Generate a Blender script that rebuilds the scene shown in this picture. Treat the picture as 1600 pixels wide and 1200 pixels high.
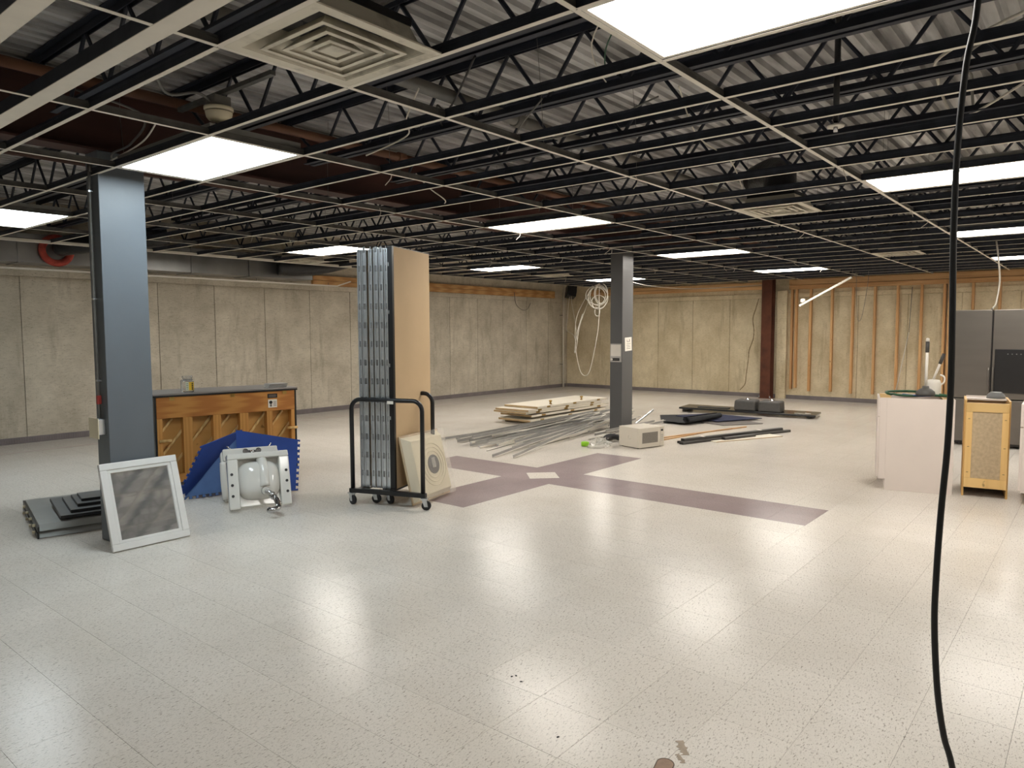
import bpy, math, random
from mathutils import Vector, Matrix
R = math.radians
random.seed(7)
scene = bpy.context.scene
COL = scene.collection
for o in list(bpy.data.objects):
    bpy.data.objects.remove(o)

# ------------------------------------------------------------------ camera
FPX = 1131.9
YAW, PITCH, ROLL = 0.68802, -0.072587, -0.003174
CAM = Vector((-2.0986, -2.6628, 1.4923))
fw = Vector((math.cos(YAW)*math.cos(PITCH), math.sin(YAW)*math.cos(PITCH), math.sin(PITCH)))
rt = Vector((math.sin(YAW), -math.cos(YAW), 0))
up = rt.cross(fw)
r2 = rt*math.cos(ROLL) + up*math.sin(ROLL)
u2 = -rt*math.sin(ROLL) + up*math.cos(ROLL)
cd = bpy.data.cameras.new('camera'); cam = bpy.data.objects.new('camera', cd); COL.objects.link(cam)
m = Matrix((( r2.x, u2.x, -fw.x, CAM.x), (r2.y, u2.y, -fw.y, CAM.y), (r2.z, u2.z, -fw.z, CAM.z), (0, 0, 0, 1)))
cam.matrix_world = m
cd.sensor_fit = 'HORIZONTAL'; cd.sensor_width = 36.0; cd.lens = 36.0*FPX/1600.0
cd.clip_start = 0.05; cd.clip_end = 100
scene.camera = cam

# ------------------------------------------------------------------ world, exposure
w = bpy.data.worlds.new('world'); scene.world = w; w.use_nodes = True
w.node_tree.nodes['Background'].inputs[0].default_value = (0.5, 0.55, 0.6, 1)
w.node_tree.nodes['Background'].inputs[1].default_value = 0.0
vs = scene.view_settings
vs.view_transform = 'Standard'; vs.look = 'None'; vs.gamma = 1.0; vs.use_curve_mapping = False
vs.exposure = 0.45
LAMP = 9.5            # radiance of the ceiling lamps
GZ = 2.576            # height of the ceiling grid

# ------------------------------------------------------------------ materials
def lin(c):
    return tuple(((v/255)/12.92 if v/255 <= .04045 else ((v/255+.055)/1.055)**2.4) for v in c)
def nn(nt, t, **k):
    n = nt.nodes.new(t)
    for a, b in k.items(): setattr(n, a, b)
    return n
MATS = {}
def M(name, col, rough=.5, metal=0., var=.12, scale=6., bump=0., bscale=60., stretch=(1, 1, 1), rand=0., coat=0., trans=0., alpha=1., dark=None, world=False, spec=.5):
    """procedural material: noise-varied colour, optional relief, optional per-object tint"""
    if name in MATS: return MATS[name]
    mt = bpy.data.materials.new(name); mt.use_nodes = True
    nt = mt.node_tree; b = nt.nodes['Principled BSDF']
    c = lin(col); d = lin(dark) if dark else tuple(v*(1-var) for v in c); l = tuple(min(1, v*(1+var*.6)) for v in c)
    if world:
        tc = nn(nt, 'ShaderNodeNewGeometry'); out = tc.outputs['Position']
    else:
        tc = nn(nt, 'ShaderNodeTexCoord'); out = tc.outputs['Object']
    mp = nn(nt, 'ShaderNodeMapping'); mp.inputs['Scale'].default_value = stretch
    nt.links.new(out, mp.inputs['Vector'])
    no = nn(nt, 'ShaderNodeTexNoise'); no.inputs['Scale'].default_value = scale; no.inputs['Detail'].default_value = 5
    nt.links.new(mp.outputs[0], no.inputs['Vector'])
    cr = nn(nt, 'ShaderNodeValToRGB')
    cr.color_ramp.elements[0].position = .3; cr.color_ramp.elements[0].color = (*d, 1)
    cr.color_ramp.elements[1].position = .7; cr.color_ramp.elements[1].color = (*l, 1)
    nt.links.new(no.outputs['Fac'], cr.inputs[0]); cout = cr.outputs[0]
    if rand:
        oi = nn(nt, 'ShaderNodeObjectInfo'); mr = nn(nt, 'ShaderNodeMapRange')
        mr.inputs['To Min'].default_value = 1-rand; mr.inputs['To Max'].default_value = 1+rand
        nt.links.new(oi.outputs['Random'], mr.inputs['Value'])
        hs = nn(nt, 'ShaderNodeHueSaturation'); nt.links.new(mr.outputs[0], hs.inputs['Value']); nt.links.new(cout, hs.inputs['Color']); cout = hs.outputs[0]
    nt.links.new(cout, b.inputs['Base Color'])
    b.inputs['Roughness'].default_value = rough; b.inputs['Metallic'].default_value = metal
    b.inputs['Specular IOR Level'].default_value = spec
    if coat: b.inputs['Coat Weight'].default_value = coat; b.inputs['Coat Roughness'].default_value = .08
    if trans: b.inputs['Transmission Weight'].default_value = trans
    if alpha < 1: b.inputs['Alpha'].default_value = alpha
    if bump:
        n2 = nn(nt, 'ShaderNodeTexNoise'); n2.inputs['Scale'].default_value = bscale; n2.inputs['Detail'].default_value = 4
        nt.links.new(mp.outputs[0], n2.inputs['Vector'])
        bp = nn(nt, 'ShaderNodeBump'); bp.inputs['Strength'].default_value = bump; bp.inputs['Distance'].default_value = .01
        nt.links.new(n2.outputs['Fac'], bp.inputs['Height']); nt.links.new(bp.outputs[0], b.inputs['Normal'])
    MATS[name] = mt
    return mt

def mixrgb(nt, fac, a, b, mode='MIX'):
    n = nn(nt, 'ShaderNodeMix', data_type='RGBA', blend_type=mode)
    if isinstance(fac, (int, float)): n.inputs[0].default_value = fac
    else: nt.links.new(fac, n.inputs[0])
    for s, v in ((6, a), (7, b)):
        if isinstance(v, tuple): n.inputs[s].default_value = (*v, 1)
        else: nt.links.new(v, n.inputs[s])
    return n.outputs[2]
def noise(nt, vec, scale, detail=4, rough=.55):
    n = nn(nt, 'ShaderNodeTexNoise'); n.inputs['Scale'].default_value = scale; n.inputs['Detail'].default_value = detail; n.inputs['Roughness'].default_value = rough
    nt.links.new(vec, n.inputs['Vector']); return n.outputs['Fac']
def ramp(nt, fac, p0, p1, c0=(0, 0, 0), c1=(1, 1, 1)):
    n = nn(nt, 'ShaderNodeValToRGB'); e = n.color_ramp.elements
    e[0].position = p0; e[0].color = (*c0, 1); e[1].position = p1; e[1].color = (*c1, 1)
    nt.links.new(fac, n.inputs[0]); return n.outputs[0]
def mapped(nt, scale=(1, 1, 1), rot=(0, 0, 0)):
    g = nn(nt, 'ShaderNodeNewGeometry'); mp = nn(nt, 'ShaderNodeMapping')
    mp.inputs['Scale'].default_value = scale; mp.inputs['Rotation'].default_value = rot
    nt.links.new(g.outputs['Position'], mp.inputs['Vector']); return mp.outputs[0]

def tile_mat(name, base, fleck, light):
    mt = bpy.data.materials.new(name); mt.use_nodes = True; nt = mt.node_tree; b = nt.nodes['Principled BSDF']
    base, fleck, light = lin(base), lin(fleck), lin(light)
    v = mapped(nt); vs_ = mapped(nt, (1, 2.6, 1), (0, 0, R(-35)))
    c = mixrgb(nt, ramp(nt, noise(nt, v, 1.3, 3), .3, .75), base, light)
    c = mixrgb(nt, ramp(nt, noise(nt, vs_, 50, 3, .6), .57, .67), c, fleck)
    c = mixrgb(nt, ramp(nt, noise(nt, vs_, 120, 2, .5), .62, .70), c, tuple(x*.9 for x in fleck))
    st = ramp(nt, noise(nt, mapped(nt, (1, 3.2, 1), (0, 0, R(20))), 2.2, 6, .7), .66, .8)      # scuffs
    f = nn(nt, 'ShaderNodeMath', operation='MULTIPLY'); f.inputs[1].default_value = .35; nt.links.new(st, f.inputs[0])
    c = mixrgb(nt, f.outputs[0], c, tuple(x*.55 for x in base))
    oi = nn(nt, 'ShaderNodeObjectInfo'); mr = nn(nt, 'ShaderNodeMapRange'); mr.inputs['To Min'].default_value = .975; mr.inputs['To Max'].default_value = 1.025
    nt.links.new(oi.outputs['Random'], mr.inputs['Value'])
    hs = nn(nt, 'ShaderNodeHueSaturation'); nt.links.new(mr.outputs[0], hs.inputs['Value']); nt.links.new(c, hs.inputs['Color'])
    nt.links.new(hs.outputs[0], b.inputs['Base Color'])
    rr = nn(nt, 'ShaderNodeMapRange'); rr.inputs['From Min'].default_value = .32; rr.inputs['From Max'].default_value = .66; rr.inputs['To Min'].default_value = .05; rr.inputs['To Max'].default_value = .26
    nt.links.new(noise(nt, vs_, 42, 5, .7), rr.inputs['Value']); nt.links.new(rr.outputs[0], b.inputs['Roughness'])
    b.inputs['Specular IOR Level'].default_value = .085
    bp = nn(nt, 'ShaderNodeBump'); bp.inputs['Strength'].default_value = .085; bp.inputs['Distance'].default_value = .01
    nt.links.new(noise(nt, vs_, 34, 4, .6), bp.inputs['Height']); nt.links.new(bp.outputs[0], b.inputs['Normal'])
    MATS[name] = mt; return mt
M_TILE = tile_mat('vinyl_tile', (210, 203, 193), (158, 150, 140), (221, 215, 207))
M_PURP = tile_mat('vinyl_tile_purple', (146, 131, 132), (132, 117, 118), (160, 147, 147))

def concrete_mat(name, a, bcol, c_, stain):
    mt = bpy.data.materials.new(name); mt.use_nodes = True; nt = mt.node_tree; b = nt.nodes['Principled BSDF']
    v = mapped(nt)
    c = mixrgb(nt, ramp(nt, noise(nt, v, 1.5, 6, .68), .36, .64), lin(a), lin(bcol))
    c = mixrgb(nt, ramp(nt, noise(nt, mapped(nt, (3, 3, .5)), 1.6, 6, .65), .55, .8), c, lin(c_))
    hz = noise(nt, mapped(nt, (1, 1, 4.)), 16, 7, .78)
    f = nn(nt, 'ShaderNodeMath', operation='MULTIPLY'); f.inputs[1].default_value = .6; nt.links.new(ramp(nt, hz, .52, .72), f.inputs[0])
    c = mixrgb(nt, f.outputs[0], c, lin(stain))
    pk = ramp(nt, noise(nt, mapped(nt, (1, 1, 2.6)), 34, 3, .55), .64, .70)
    f2 = nn(nt, 'ShaderNodeMath', operation='MULTIPLY'); f2.inputs[1].default_value = .65; nt.links.new(pk, f2.inputs[0])
    c = mixrgb(nt, f2.outputs[0], c, tuple(x*.5 for x in lin(stain)))
    oi = nn(nt, 'ShaderNodeObjectInfo'); mr = nn(nt, 'ShaderNodeMapRange'); mr.inputs['To Min'].default_value = .93; mr.inputs['To Max'].default_value = 1.06
    nt.links.new(oi.outputs['Random'], mr.inputs['Value'])
    hs = nn(nt, 'ShaderNodeHueSaturation'); nt.links.new(mr.outputs[0], hs.inputs['Value']); nt.links.new(c, hs.inputs['Color'])
    nt.links.new(hs.outputs[0], b.inputs['Base Color']); b.inputs['Roughness'].default_value = .9; b.inputs['Specular IOR Level'].default_value = .25
    bp = nn(nt, 'ShaderNodeBump'); bp.inputs['Strength'].default_value = .2; bp.inputs['Distance'].default_value = .01
    nt.links.new(hz, bp.inputs['Height']); nt.links.new(bp.outputs[0], b.inputs['Normal'])
    MATS[name] = mt; return mt
M_CONC = concrete_mat('concrete_left', (180, 171, 154), (210, 201, 184), (154, 145, 128), (124, 114, 98))
M_CONB = concrete_mat('concrete_back', (196, 180, 148), (222, 208, 178), (166, 150, 120), (136, 120, 92))

def wood_mat(name, a, bcol, axis=2, scale=5.):
    mt = bpy.data.materials.new(name); mt.use_nodes = True; nt = mt.node_tree; b = nt.nodes['Principled BSDF']
    tc = nn(nt, 'ShaderNodeTexCoord'); mp = nn(nt, 'ShaderNodeMapping'); s = [6., 6., 6.]; s[axis] = .28
    mp.inputs['Scale'].default_value = s; nt.links.new(tc.outputs['Object'], mp.inputs['Vector'])
    wv = nn(nt, 'ShaderNodeTexWave'); wv.inputs['Scale'].default_value = scale*.5; wv.inputs['Distortion'].default_value = 5; wv.inputs['Detail'].default_value = 3; wv.inputs['Detail Scale'].default_value = 1.2
    nt.links.new(mp.outputs[0], wv.inputs['Vector'])
    c = mixrgb(nt, ramp(nt, wv.outputs['Fac'], .1, .9), lin(bcol), lin(a))
    kn = ramp(nt, noise(nt, tc.outputs['Object'], 9, 2), .70, .76)
    c = mixrgb(nt, kn, c, tuple(x*.55 for x in lin(bcol)))
    oi = nn(nt, 'ShaderNodeObjectInfo'); mr = nn(nt, 'ShaderNodeMapRange'); mr.inputs['To Min'].default_value = .82; mr.inputs['To Max'].default_value = 1.1
    nt.links.new(oi.outputs['Random'], mr.inputs['Value'])
    hs = nn(nt, 'ShaderNodeHueSaturation'); nt.links.new(mr.outputs[0], hs.inputs['Value']); nt.links.new(c, hs.inputs['Color'])
    nt.links.new(hs.outputs[0], b.inputs['Base Color']); b.inputs['Roughness'].default_value = .6
    MATS[name] = mt; return mt
M_STUD = wood_mat('stud_lumber', (222, 178, 124), (200, 150, 98), 2)
M_PLATX = wood_mat('plate_lumber_x', (212, 166, 110), (190, 140, 86), 0)
M_PLATY = wood_mat('plate_lumber_y', (216, 172, 120), (194, 146, 94), 1)
M_OAK = wood_mat('oak_rail', (204, 142, 68), (180, 114, 48), 0, 5.)
M_OAKV = wood_mat('oak_post', (206, 150, 78), (192, 134, 64), 2, 3.)
M_SOUND = wood_mat('soundboard', (204, 154, 84), (194, 142, 72), 0, 1.5)
M_PINE = wood_mat('pine_frame', (222, 186, 124), (206, 166, 102), 2, 2.)
M_DOWEL = wood_mat('wood_strip', (206, 164, 116), (186, 140, 92), 0, 3.)

M_WHITE_METAL = M('white_paint_metal', (226, 220, 208), .45, 0, .05, 9)
M_TEEP = M('tee_zinc_pale', (158, 156, 152), .45, .1, .12, 9)
M_TEEWEB = M('tee_web_dark', (58, 62, 72), .5, .35, .3, 12)
M_MAINWEB = M('tee_web_grey', (104, 103, 100), .5, .4, .3, 12)
M_JOIST = M('joist_paint', (44, 48, 60), .55, .2, .25, 7)
M_GIRDER = M('girder_primer', (70, 40, 34), .7, 0, .45, 2.2, stretch=(.5, 2, 2))
M_DECK = M('deck_galvanised', (200, 200, 200), .45, .25, .45, 1.6, stretch=(.7, 4, 1), world=True, dark=(108, 106, 104))
M_RUST = M('rusty_steel', (96, 54, 36), .8, .1, .4, 4, bump=.2)
M_COL = M('column_grey_paint', (98, 104, 110), .38, 0, .06, 3, bump=.05, bscale=25)
M_COLB = M('column_grey_paint_dull', (94, 94, 94), .42, 0, .06, 3, bump=.05, bscale=25)
M_GALV = M('galvanised_steel', (214, 218, 222), .26, .8, .2, 5, stretch=(4, 4, .6))
M_DUCT = M('duct_steel', (150, 150, 150), .32, .75, .35, 1.5)
M_BLACK = M('black_paint', (24, 24, 26), .35, 0, .2, 8)
M_RUBBER = M('black_rubber', (28, 28, 30), .6, 0, .25, 10)
M_CHROME = M('chrome', (200, 200, 202), .12, 1., .1, 6)
M_BRASS = M('brass', (176, 146, 84), .3, .9, .2, 12)
M_PORC = M('porcelain', (228, 226, 220), .12, 0, .03, 4, coat=.5)
M_VINYLW = M('white_vinyl', (224, 223, 220), .35, 0, .04, 6)
M_TAN = M('tan_hardboard', (196, 170, 134), .75, 0, .06, 3)
M_BLUE = M('blue_foam', (24, 60, 136), .7, 0, .15, 5, bump=.15, bscale=200)
M_BLUEL = M('blue_foam_worn', (74, 104, 152), .75, 0, .15, 5, bump=.15, bscale=200)
M_TRAY = M('fixture_tray', (150, 150, 146), .45, .3, .1, 4)
M_TRAYD = M('fixture_cover', (116, 117, 118), .4, .3, .15, 4)
M_DOORW = M('door_white', (222, 214, 198), .5, 0, .05, 3)
M_DOORE = M('door_edge', (186, 158, 118), .7, 0, .15, 8)
M_CABW = M('cabinet_white', (224, 212, 204), .45, 0, .03, 3)
M_PARTB = M('particle_board', (186, 166, 136), .85, 0, .15, 40)
M_STEELB = M('black_stainless', (118, 113, 107), .34, .7, .05, 2, stretch=(1, 1, 5))
M_CORD = M('cord_black', (22, 23, 24), .45, 0, .15, 20)
M_WIREW = M('cable_white', (214, 208, 196), .5, 0, .08, 20)
M_WIREG = M('cable_grey', (120, 118, 114), .5, .3, .15, 20)
M_DARKGREY = M('charcoal_plastic', (66, 64, 62), .5, 0, .12, 6)
M_SINKG = M('composite_sink_grey', (84, 82, 80), .6, 0, .1, 20)
M_CTOP = M('counter_black', (44, 44, 46), .22, 0, .3, 40)
M_MATB = M('black_felt', (44, 45, 48), .9, 0, .2, 15)
M_NAVY = M('navy_sheet', (34, 40, 70), .8, 0, .2, 10)
M_CREAM = M('cream_plastic', (224, 214, 186), .5, 0, .05, 6)
M_MICRO = M('microwave_white', (214, 206, 192), .35, 0, .03, 5)
M_MWIN = M('microwave_window', (128, 122, 114), .3, 0, .12, 70)
M_GREEN = M('green_plastic', (140, 200, 40), .4, 0, .1, 8)
M_HOSE = M('green_hose', (36, 84, 58), .45, 0, .15, 20)
M_YELLOW = M('yellow_label', (228, 186, 40), .5, 0, .08, 8)
M_PAPER = M('paper_white', (234, 228, 218), .7, 0, .03, 8)
M_PRINT = M('print_grey', (120, 112, 106), .7, 0, .1, 30)
M_REDF = M('red_insulation', (176, 74, 62), .9, 0, .35, 14, bump=.6, bscale=30)
M_BASE = M('baseboard_vinyl', (124, 116, 116), .55, 0, .15, 5)
M_BORD = M('floor_border', (158, 138, 132), .4, 0, .1, 4, world=True)
M_LID = M('piano_lid', (136, 130, 126), .4, 0, .06, 5)
M_FLEX = M('black_flex_duct', (20, 20, 24), .4, 0, .3, 6, bump=.6, bscale=25)
M_SUBF = M('subfloor', (96, 90, 82), .8, 0, .2, 4, world=True)
M_WALLP = M('painted_wall', (196, 188, 172), .8, 0, .06, 2, world=True)
M_CLEAR = M('clear_plastic', (240, 242, 242), .08, 0, .02, 5, trans=.92, bump=.15, bscale=18)
M_FILM = M('plastic_film', (244, 240, 234), .12, 0, .02, 5, alpha=.22, bump=.9, bscale=26, coat=.3)
M_MIRROR = M('reflective_sheet', (236, 236, 236), .05, .85, .05, 2, bump=.07, bscale=2.6, stretch=(.6, 1, 1.6))
M_BROWNS = M('brown_scrap', (150, 124, 104), .6, 0, .2, 30)
M_GLUE = M('glue_residue', (158, 142, 124), .6, 0, .15, 40)
def soot_mat():
    mt = bpy.data.materials.new('diffuser_paint'); mt.use_nodes = True; nt = mt.node_tree; b = nt.nodes['Principled BSDF']
    tc = nn(nt, 'ShaderNodeTexCoord')
    c = mixrgb(nt, ramp(nt, noise(nt, tc.outputs['Object'], 5, 4, .6), .52, .8), lin((214, 208, 192)), lin((120, 114, 104)))
    nt.links.new(c, b.inputs['Base Color']); b.inputs['Roughness'].default_value = .45
    MATS['diffuser_paint'] = mt; return mt
M_SOOT = soot_mat()
def lamp_mat(name, col, k=1.):
    mt = bpy.data.materials.new(name); mt.use_nodes = True; nt = mt.node_tree; b = nt.nodes['Principled BSDF']
    tc = nn(nt, 'ShaderNodeTexCoord')
    c = mixrgb(nt, noise(nt, tc.outputs['Object'], 60, 2), col, tuple(min(1, x*1.02) for x in col))
    b.inputs['Base Color'].default_value = (.8, .8, .8, 1); b.inputs['Roughness'].default_value = .5
    nt.links.new(c, b.inputs['Emission Color']); b.inputs['Emission Strength'].default_value = LAMP*k
    MATS[name] = mt; return mt
M_LWARM = lamp_mat('lamp_lens_warm', (1.0, .935, .85), 2.05)
M_LNEAR = lamp_mat('lamp_lens_neutral', (1.0, .96, .90), 1.2)
M_LCOOL = lamp_mat('lamp_lens_cool', (.80, .93, 1.0), 1.35)
M_LDIM = lamp_mat('lamp_lens_dim', (1.0, .97, .92), .4)  # unseen lamps behind the viewer, dimmed only to balance the room's brightness

# ------------------------------------------------------------------ mesh helpers
class MB:
    def __init__(s): s.v = []; s.f = []
    def add(s, vs_, fs):
        n = len(s.v); s.v += [tuple(v) for v in vs_]; s.f += [tuple(i+n for i in f) for f in fs]; return s
    def box(s, x0, x1, y0, y1, z0, z1):
        return s.add([(x0, y0, z0), (x1, y0, z0), (x1, y1, z0), (x0, y1, z0), (x0, y0, z1), (x1, y0, z1), (x1, y1, z1), (x0, y1, z1)],
                     [(0, 3, 2, 1), (4, 5, 6, 7), (0, 1, 5, 4), (1, 2, 6, 5), (2, 3, 7, 6), (3, 0, 4, 7)])
    def hexa(s, b, t):      # bottom quad, top quad (ccw seen from above)
        return s.add(list(b)+list(t), [(0, 3, 2, 1), (4, 5, 6, 7), (0, 1, 5, 4), (1, 2, 6, 5), (2, 3, 7, 6), (3, 0, 4, 7)])
    def bar(s, p, q, w, h, upv=(0, 0, 1)):
        p, q = Vector(p), Vector(q); d = (q-p).normalized(); u = Vector(upv)
        if abs(d.dot(u)) > .98: u = Vector((0, 1, 0))
        a = d.cross(u).normalized()*w/2; b = a.cross(d).normalized()*h/2
        return s.hexa([p-a-b, p+a-b, q+a-b, q-a-b], [p-a+b, p+a+b, q+a+b, q-a+b])
    def cyl(s, p, q, r0, r1=None, n=16, caps=True):
        p, q = Vector(p), Vector(q); r1 = r0 if r1 is None else r1; d = (q-p).normalized()
        u = Vector((0, 0, 1)) if abs(d.z) < .9 else Vector((1, 0, 0))
        a = d.cross(u).normalized(); b = a.cross(d)
        vv = [];
        for c, r in ((p, r0), (q, r1)):
            vv += [c+(a*math.cos(2*math.pi*i/n)+b*math.sin(2*math.pi*i/n))*r for i in range(n)]
        ff = [(i, (i+1) % n, n+(i+1) % n, n+i) for i in range(n)]
        ff = [f[::-1] for f in ff]
        if caps: ff += [tuple(range(n)), tuple(range(2*n-1, n-1, -1))]
        return s.add(vv, ff)
    def tube(s, pts, r, n=8, smooth=4, closed=False):
        P = [Vector(p) for p in pts]
        if smooth:
            Q = []
            N = len(P)
            for i in range(N if closed else N-1):
                p0 = P[(i-1) % N] if (closed or i > 0) else P[0]; p1 = P[i]; p2 = P[(i+1) % N]; p3 = P[(i+2) % N] if (closed or i+2 < N) else P[-1]
                for k in range(smooth):
                    t = k/smooth
                    Q.append(.5*((2*p1)+(p2-p0)*t+(2*p0-5*p1+4*p2-p3)*t*t+(3*p1-p0-3*p2+p3)*t**3))
            if not closed: Q.append(P[-1])
            P = Q
        vv = []; L = len(P); prev = None
        for i in range(L):
            a = P[(i-1) % L] if (closed or i) else P[i]; b = P[(i+1) % L] if (closed or i < L-1) else P[i]
            d = (b-a).normalized()
            if prev is None:
                u = Vector((0, 0, 1)) if abs(d.z) < .9 else Vector((1, 0, 0)); x = d.cross(u).normalized()
            else:
                x = (prev-d*prev.dot(d)).normalized()
            prev = x; y = d.cross(x)
            rr = r[min(i, len(r)-1)] if isinstance(r, (list, tuple)) else r
            vv += [P[i]+(x*math.cos(2*math.pi*k/n)+y*math.sin(2*math.pi*k/n))*rr for k in range(n)]
        ff = []
        for i in range(L if closed else L-1):
            j = (i+1) % L
            ff += [(i*n+k, i*n+(k+1) % n, j*n+(k+1) % n, j*n+k) for k in range(n)]
        if not closed: ff += [tuple(range(n-1, -1, -1)), tuple(range((L-1)*n, L*n))]
        return s.add(vv, ff)
    def prism(s, poly, fmap, t0, t1):   # poly of 2-d points extruded along third axis; fmap(u, v, t) -> xyz
        n = len(poly)
        vv = [fmap(u, v, t0) for u, v in poly]+[fmap(u, v, t1) for u, v in poly]
        return s.add(vv, [tuple(range(n-1, -1, -1)), tuple(range(n, 2*n))]+[(i, (i+1) % n, n+(i+1) % n, n+i) for i in range(n)])
    def lathe(s, prof, n=24, c=(0, 0, 0), sx=1, sy=1):
        vv = []
        for r, z in prof: vv += [(c[0]+sx*r*math.cos(2*math.pi*i/n), c[1]+sy*r*math.sin(2*math.pi*i/n), c[2]+z) for i in range(n)]
        ff = []
        for k in range(len(prof)-1):
            ff += [(k*n+i, k*n+(i+1) % n, (k+1)*n+(i+1) % n, (k+1)*n+i) for i in range(n)]
        ff += [tuple(range(n-1, -1, -1)), tuple(range((len(prof)-1)*n, len(prof)*n))]
        return s.add(vv, ff)
    def mesh(s, name, mat):
        me = bpy.data.meshes.new(name); me.from_pydata(s.v, [], s.f); me.materials.append(mat); me.validate(); me.update()
        return me
    def build(s, name, mat, parent=None, smooth=False, bevel=0, seg=2):
        me = s.mesh(name, mat)
        import bmesh
        bm = bmesh.new(); bm.from_mesh(me); bmesh.ops.recalc_face_normals(bm, faces=bm.faces); bm.to_mesh(me); bm.free()
        if smooth:
            for p in me.polygons: p.use_smooth = len(p.vertices) <= 4
        return link(name, me, parent, bevel, seg)
def link(name, me, parent=None, bevel=0, seg=2):
    o = bpy.data.objects.new(name, me); COL.objects.link(o); o.parent = parent
    if bevel:
        b = o.modifiers.new('bevel', 'BEVEL'); b.width = bevel; b.segments = seg; b.limit_method = 'ANGLE'; b.angle_limit = R(40)
    return o
def tag(o, label, cat=None, group=None, kind=None):
    o['label'] = label
    if cat: o['category'] = cat
    if group: o['group'] = group
    if kind: o['kind'] = kind
    return o
def thing(name, label, cat, loc=(0, 0, 0), rz=0., group=None, rx=0., ry=0.):
    o = bpy.data.objects.new(name, None); COL.objects.link(o); o.location = loc; o.rotation_euler = (rx, ry, rz); o.empty_display_size = .1
    return tag(o, label, cat, group)
def struct(o, label=None, cat=None):
    o['kind'] = 'structure'
    if label: o['label'] = label
    if cat: o['category'] = cat
    return o
def B(x0, x1, y0, y1, z0, z1): return MB().box(x0, x1, y0, y1, z0, z1)

# room extents
WX0, WX1, WY0, WY1, DECK = -8.2, 14.0, -8.2, 8.65, 3.27

# ------------------------------------------------------------------ floor with vinyl tiles
T = .3048; FX, FY = 3.54, 1.51
floor = struct(B(WX0, WX1, WY0, WY1, -.15, -.003).build('floor', M_SUBF), 'worn cream vinyl tile floor with a purple tile cross', 'floor')
def px(p):
    d = Vector(p)-CAM; z = d.dot(fw)
    if z < .2: return None
    return 800+FPX*d.dot(r2)/z, 600-FPX*d.dot(u2)/z, z
def purple(i, j):
    return (0 <= i < 2 and -8 <= j < 6) or (0 <= j < 2 and -4 <= i < 6)
def tile_mesh(name, mat, sx=T, sy=T):
    g = .0003; b = .0007
    return MB().hexa([(g, g, -.003), (sx-g, g, -.003), (sx-g, sy-g, -.003), (g, sy-g, -.003)],
                     [(g, g, -b), (sx-g, g, -b), (sx-g, sy-g, -b), (g, sy-g, -b)]).add(
                     [(g, g, -b), (sx-g, g, -b), (sx-g, sy-g, -b), (g, sy-g, -b), (g+b, g+b, 0), (sx-g-b, g+b, 0), (sx-g-b, sy-g-b, 0), (g+b, sy-g-b, 0)],
                     [(4, 5, 6, 7), (0, 1, 5, 4), (1, 2, 6, 5), (2, 3, 7, 6), (3, 0, 4, 7)]).mesh(name, mat)
i0, i1 = math.floor((WX0-FX)/T)+1, math.floor((WX1-.25-FX)/T)
j0, j1 = math.floor((WY0-FY)/T)+1, math.floor((WY1-.25-FY)/T)
cells = []
for i in range(i0, i1):
    for j in range(j0, j1):
        cx, cy = FX+(i+.5)*T, FY+(j+.5)*T
        q = px((cx, cy, 0)); area = 0
        if q and -60 < q[0] < 1660 and -60 < q[1] < 1260: area = 1/(q[2]**3)
        cells.append((area, i, j, cx, cy))
cells.sort(reverse=True)
tm_c = tile_mesh('floor_tile', M_TILE); tm_p = tile_mesh('floor_tile_purple', M_PURP)
centre = (0, 0)   # the light square set diagonally in the crossing covers the four inner tiles
rest = {0: MB(), 1: MB()}
def add_rest(k, x, y, sx=T, sy=T):
    g = .0006
    rest[k].add([(x+g, y+g, -.003), (x+sx-g, y+g, -.003), (x+sx-g, y+sy-g, -.003), (x+g, y+sy-g, -.003), (x+g, y+g, 0), (x+sx-g, y+g, 0), (x+sx-g, y+sy-g, 0), (x+g, y+sy-g, 0)],
                [(4, 5, 6, 7), (0, 1, 5, 4), (1, 2, 6, 5), (2, 3, 7, 6), (3, 0, 4, 7)])
n_ind = 0
for area, i, j, cx, cy in cells:
    p_ = purple(i, j)
    if p_ and i in (0, 1) and j in (0, 1): continue
    if area and n_ind < 240:
        o = link('floor_tile', tm_p if p_ else tm_c, floor); o.location = (cx-T/2, cy-T/2, 0); n_ind += 1
    elif p_ and area:
        o = link('floor_tile', tm_p, floor); o.location = (cx-T/2, cy-T/2, 0)
    else:
        add_rest(0, cx-T/2, cy-T/2)
# fill to the walls
xa, xb, ya, yb = FX+i1*T, WX1, FY+j1*T, WY1
for i in range(i0, i1): add_rest(0, FX+i*T, ya, T, yb-ya)
for j in range(j0, j1): add_rest(0, xa, FY+j*T, xb-xa, T)
add_rest(0, xa, ya, xb-xa, yb-ya)
o = rest[0].build('floor_tile_field', M_TILE, floor); o['kind'] = 'stuff'
# the crossing: four purple corner triangles round one cream tile laid on the diagonal
cx, cy = FX+T, FY+T; h = T/math.sqrt(2)
dia = [(cx-h, cy), (cx, cy-h), (cx+h, cy), (cx, cy+h)]
fl = lambda u, v, t: (u, v, t)
MB().prism(dia, fl, -.003, 0).build('floor_tile', M_TILE, floor)
for sx in (-1, 1):
    for sy in (-1, 1):
        c = (cx+sx*T, cy+sy*T)
        poly = [c, (cx, cy+sy*T), (cx, cy+sy*(h+.0006)), (cx+sx*(h+.0006), cy), (cx+sx*T, cy)]
        if sx*sy < 0: poly = poly[::-1]
        MB().prism(poly, fl, -.003, 0).build('floor_tile', M_PURP, floor)
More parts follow.
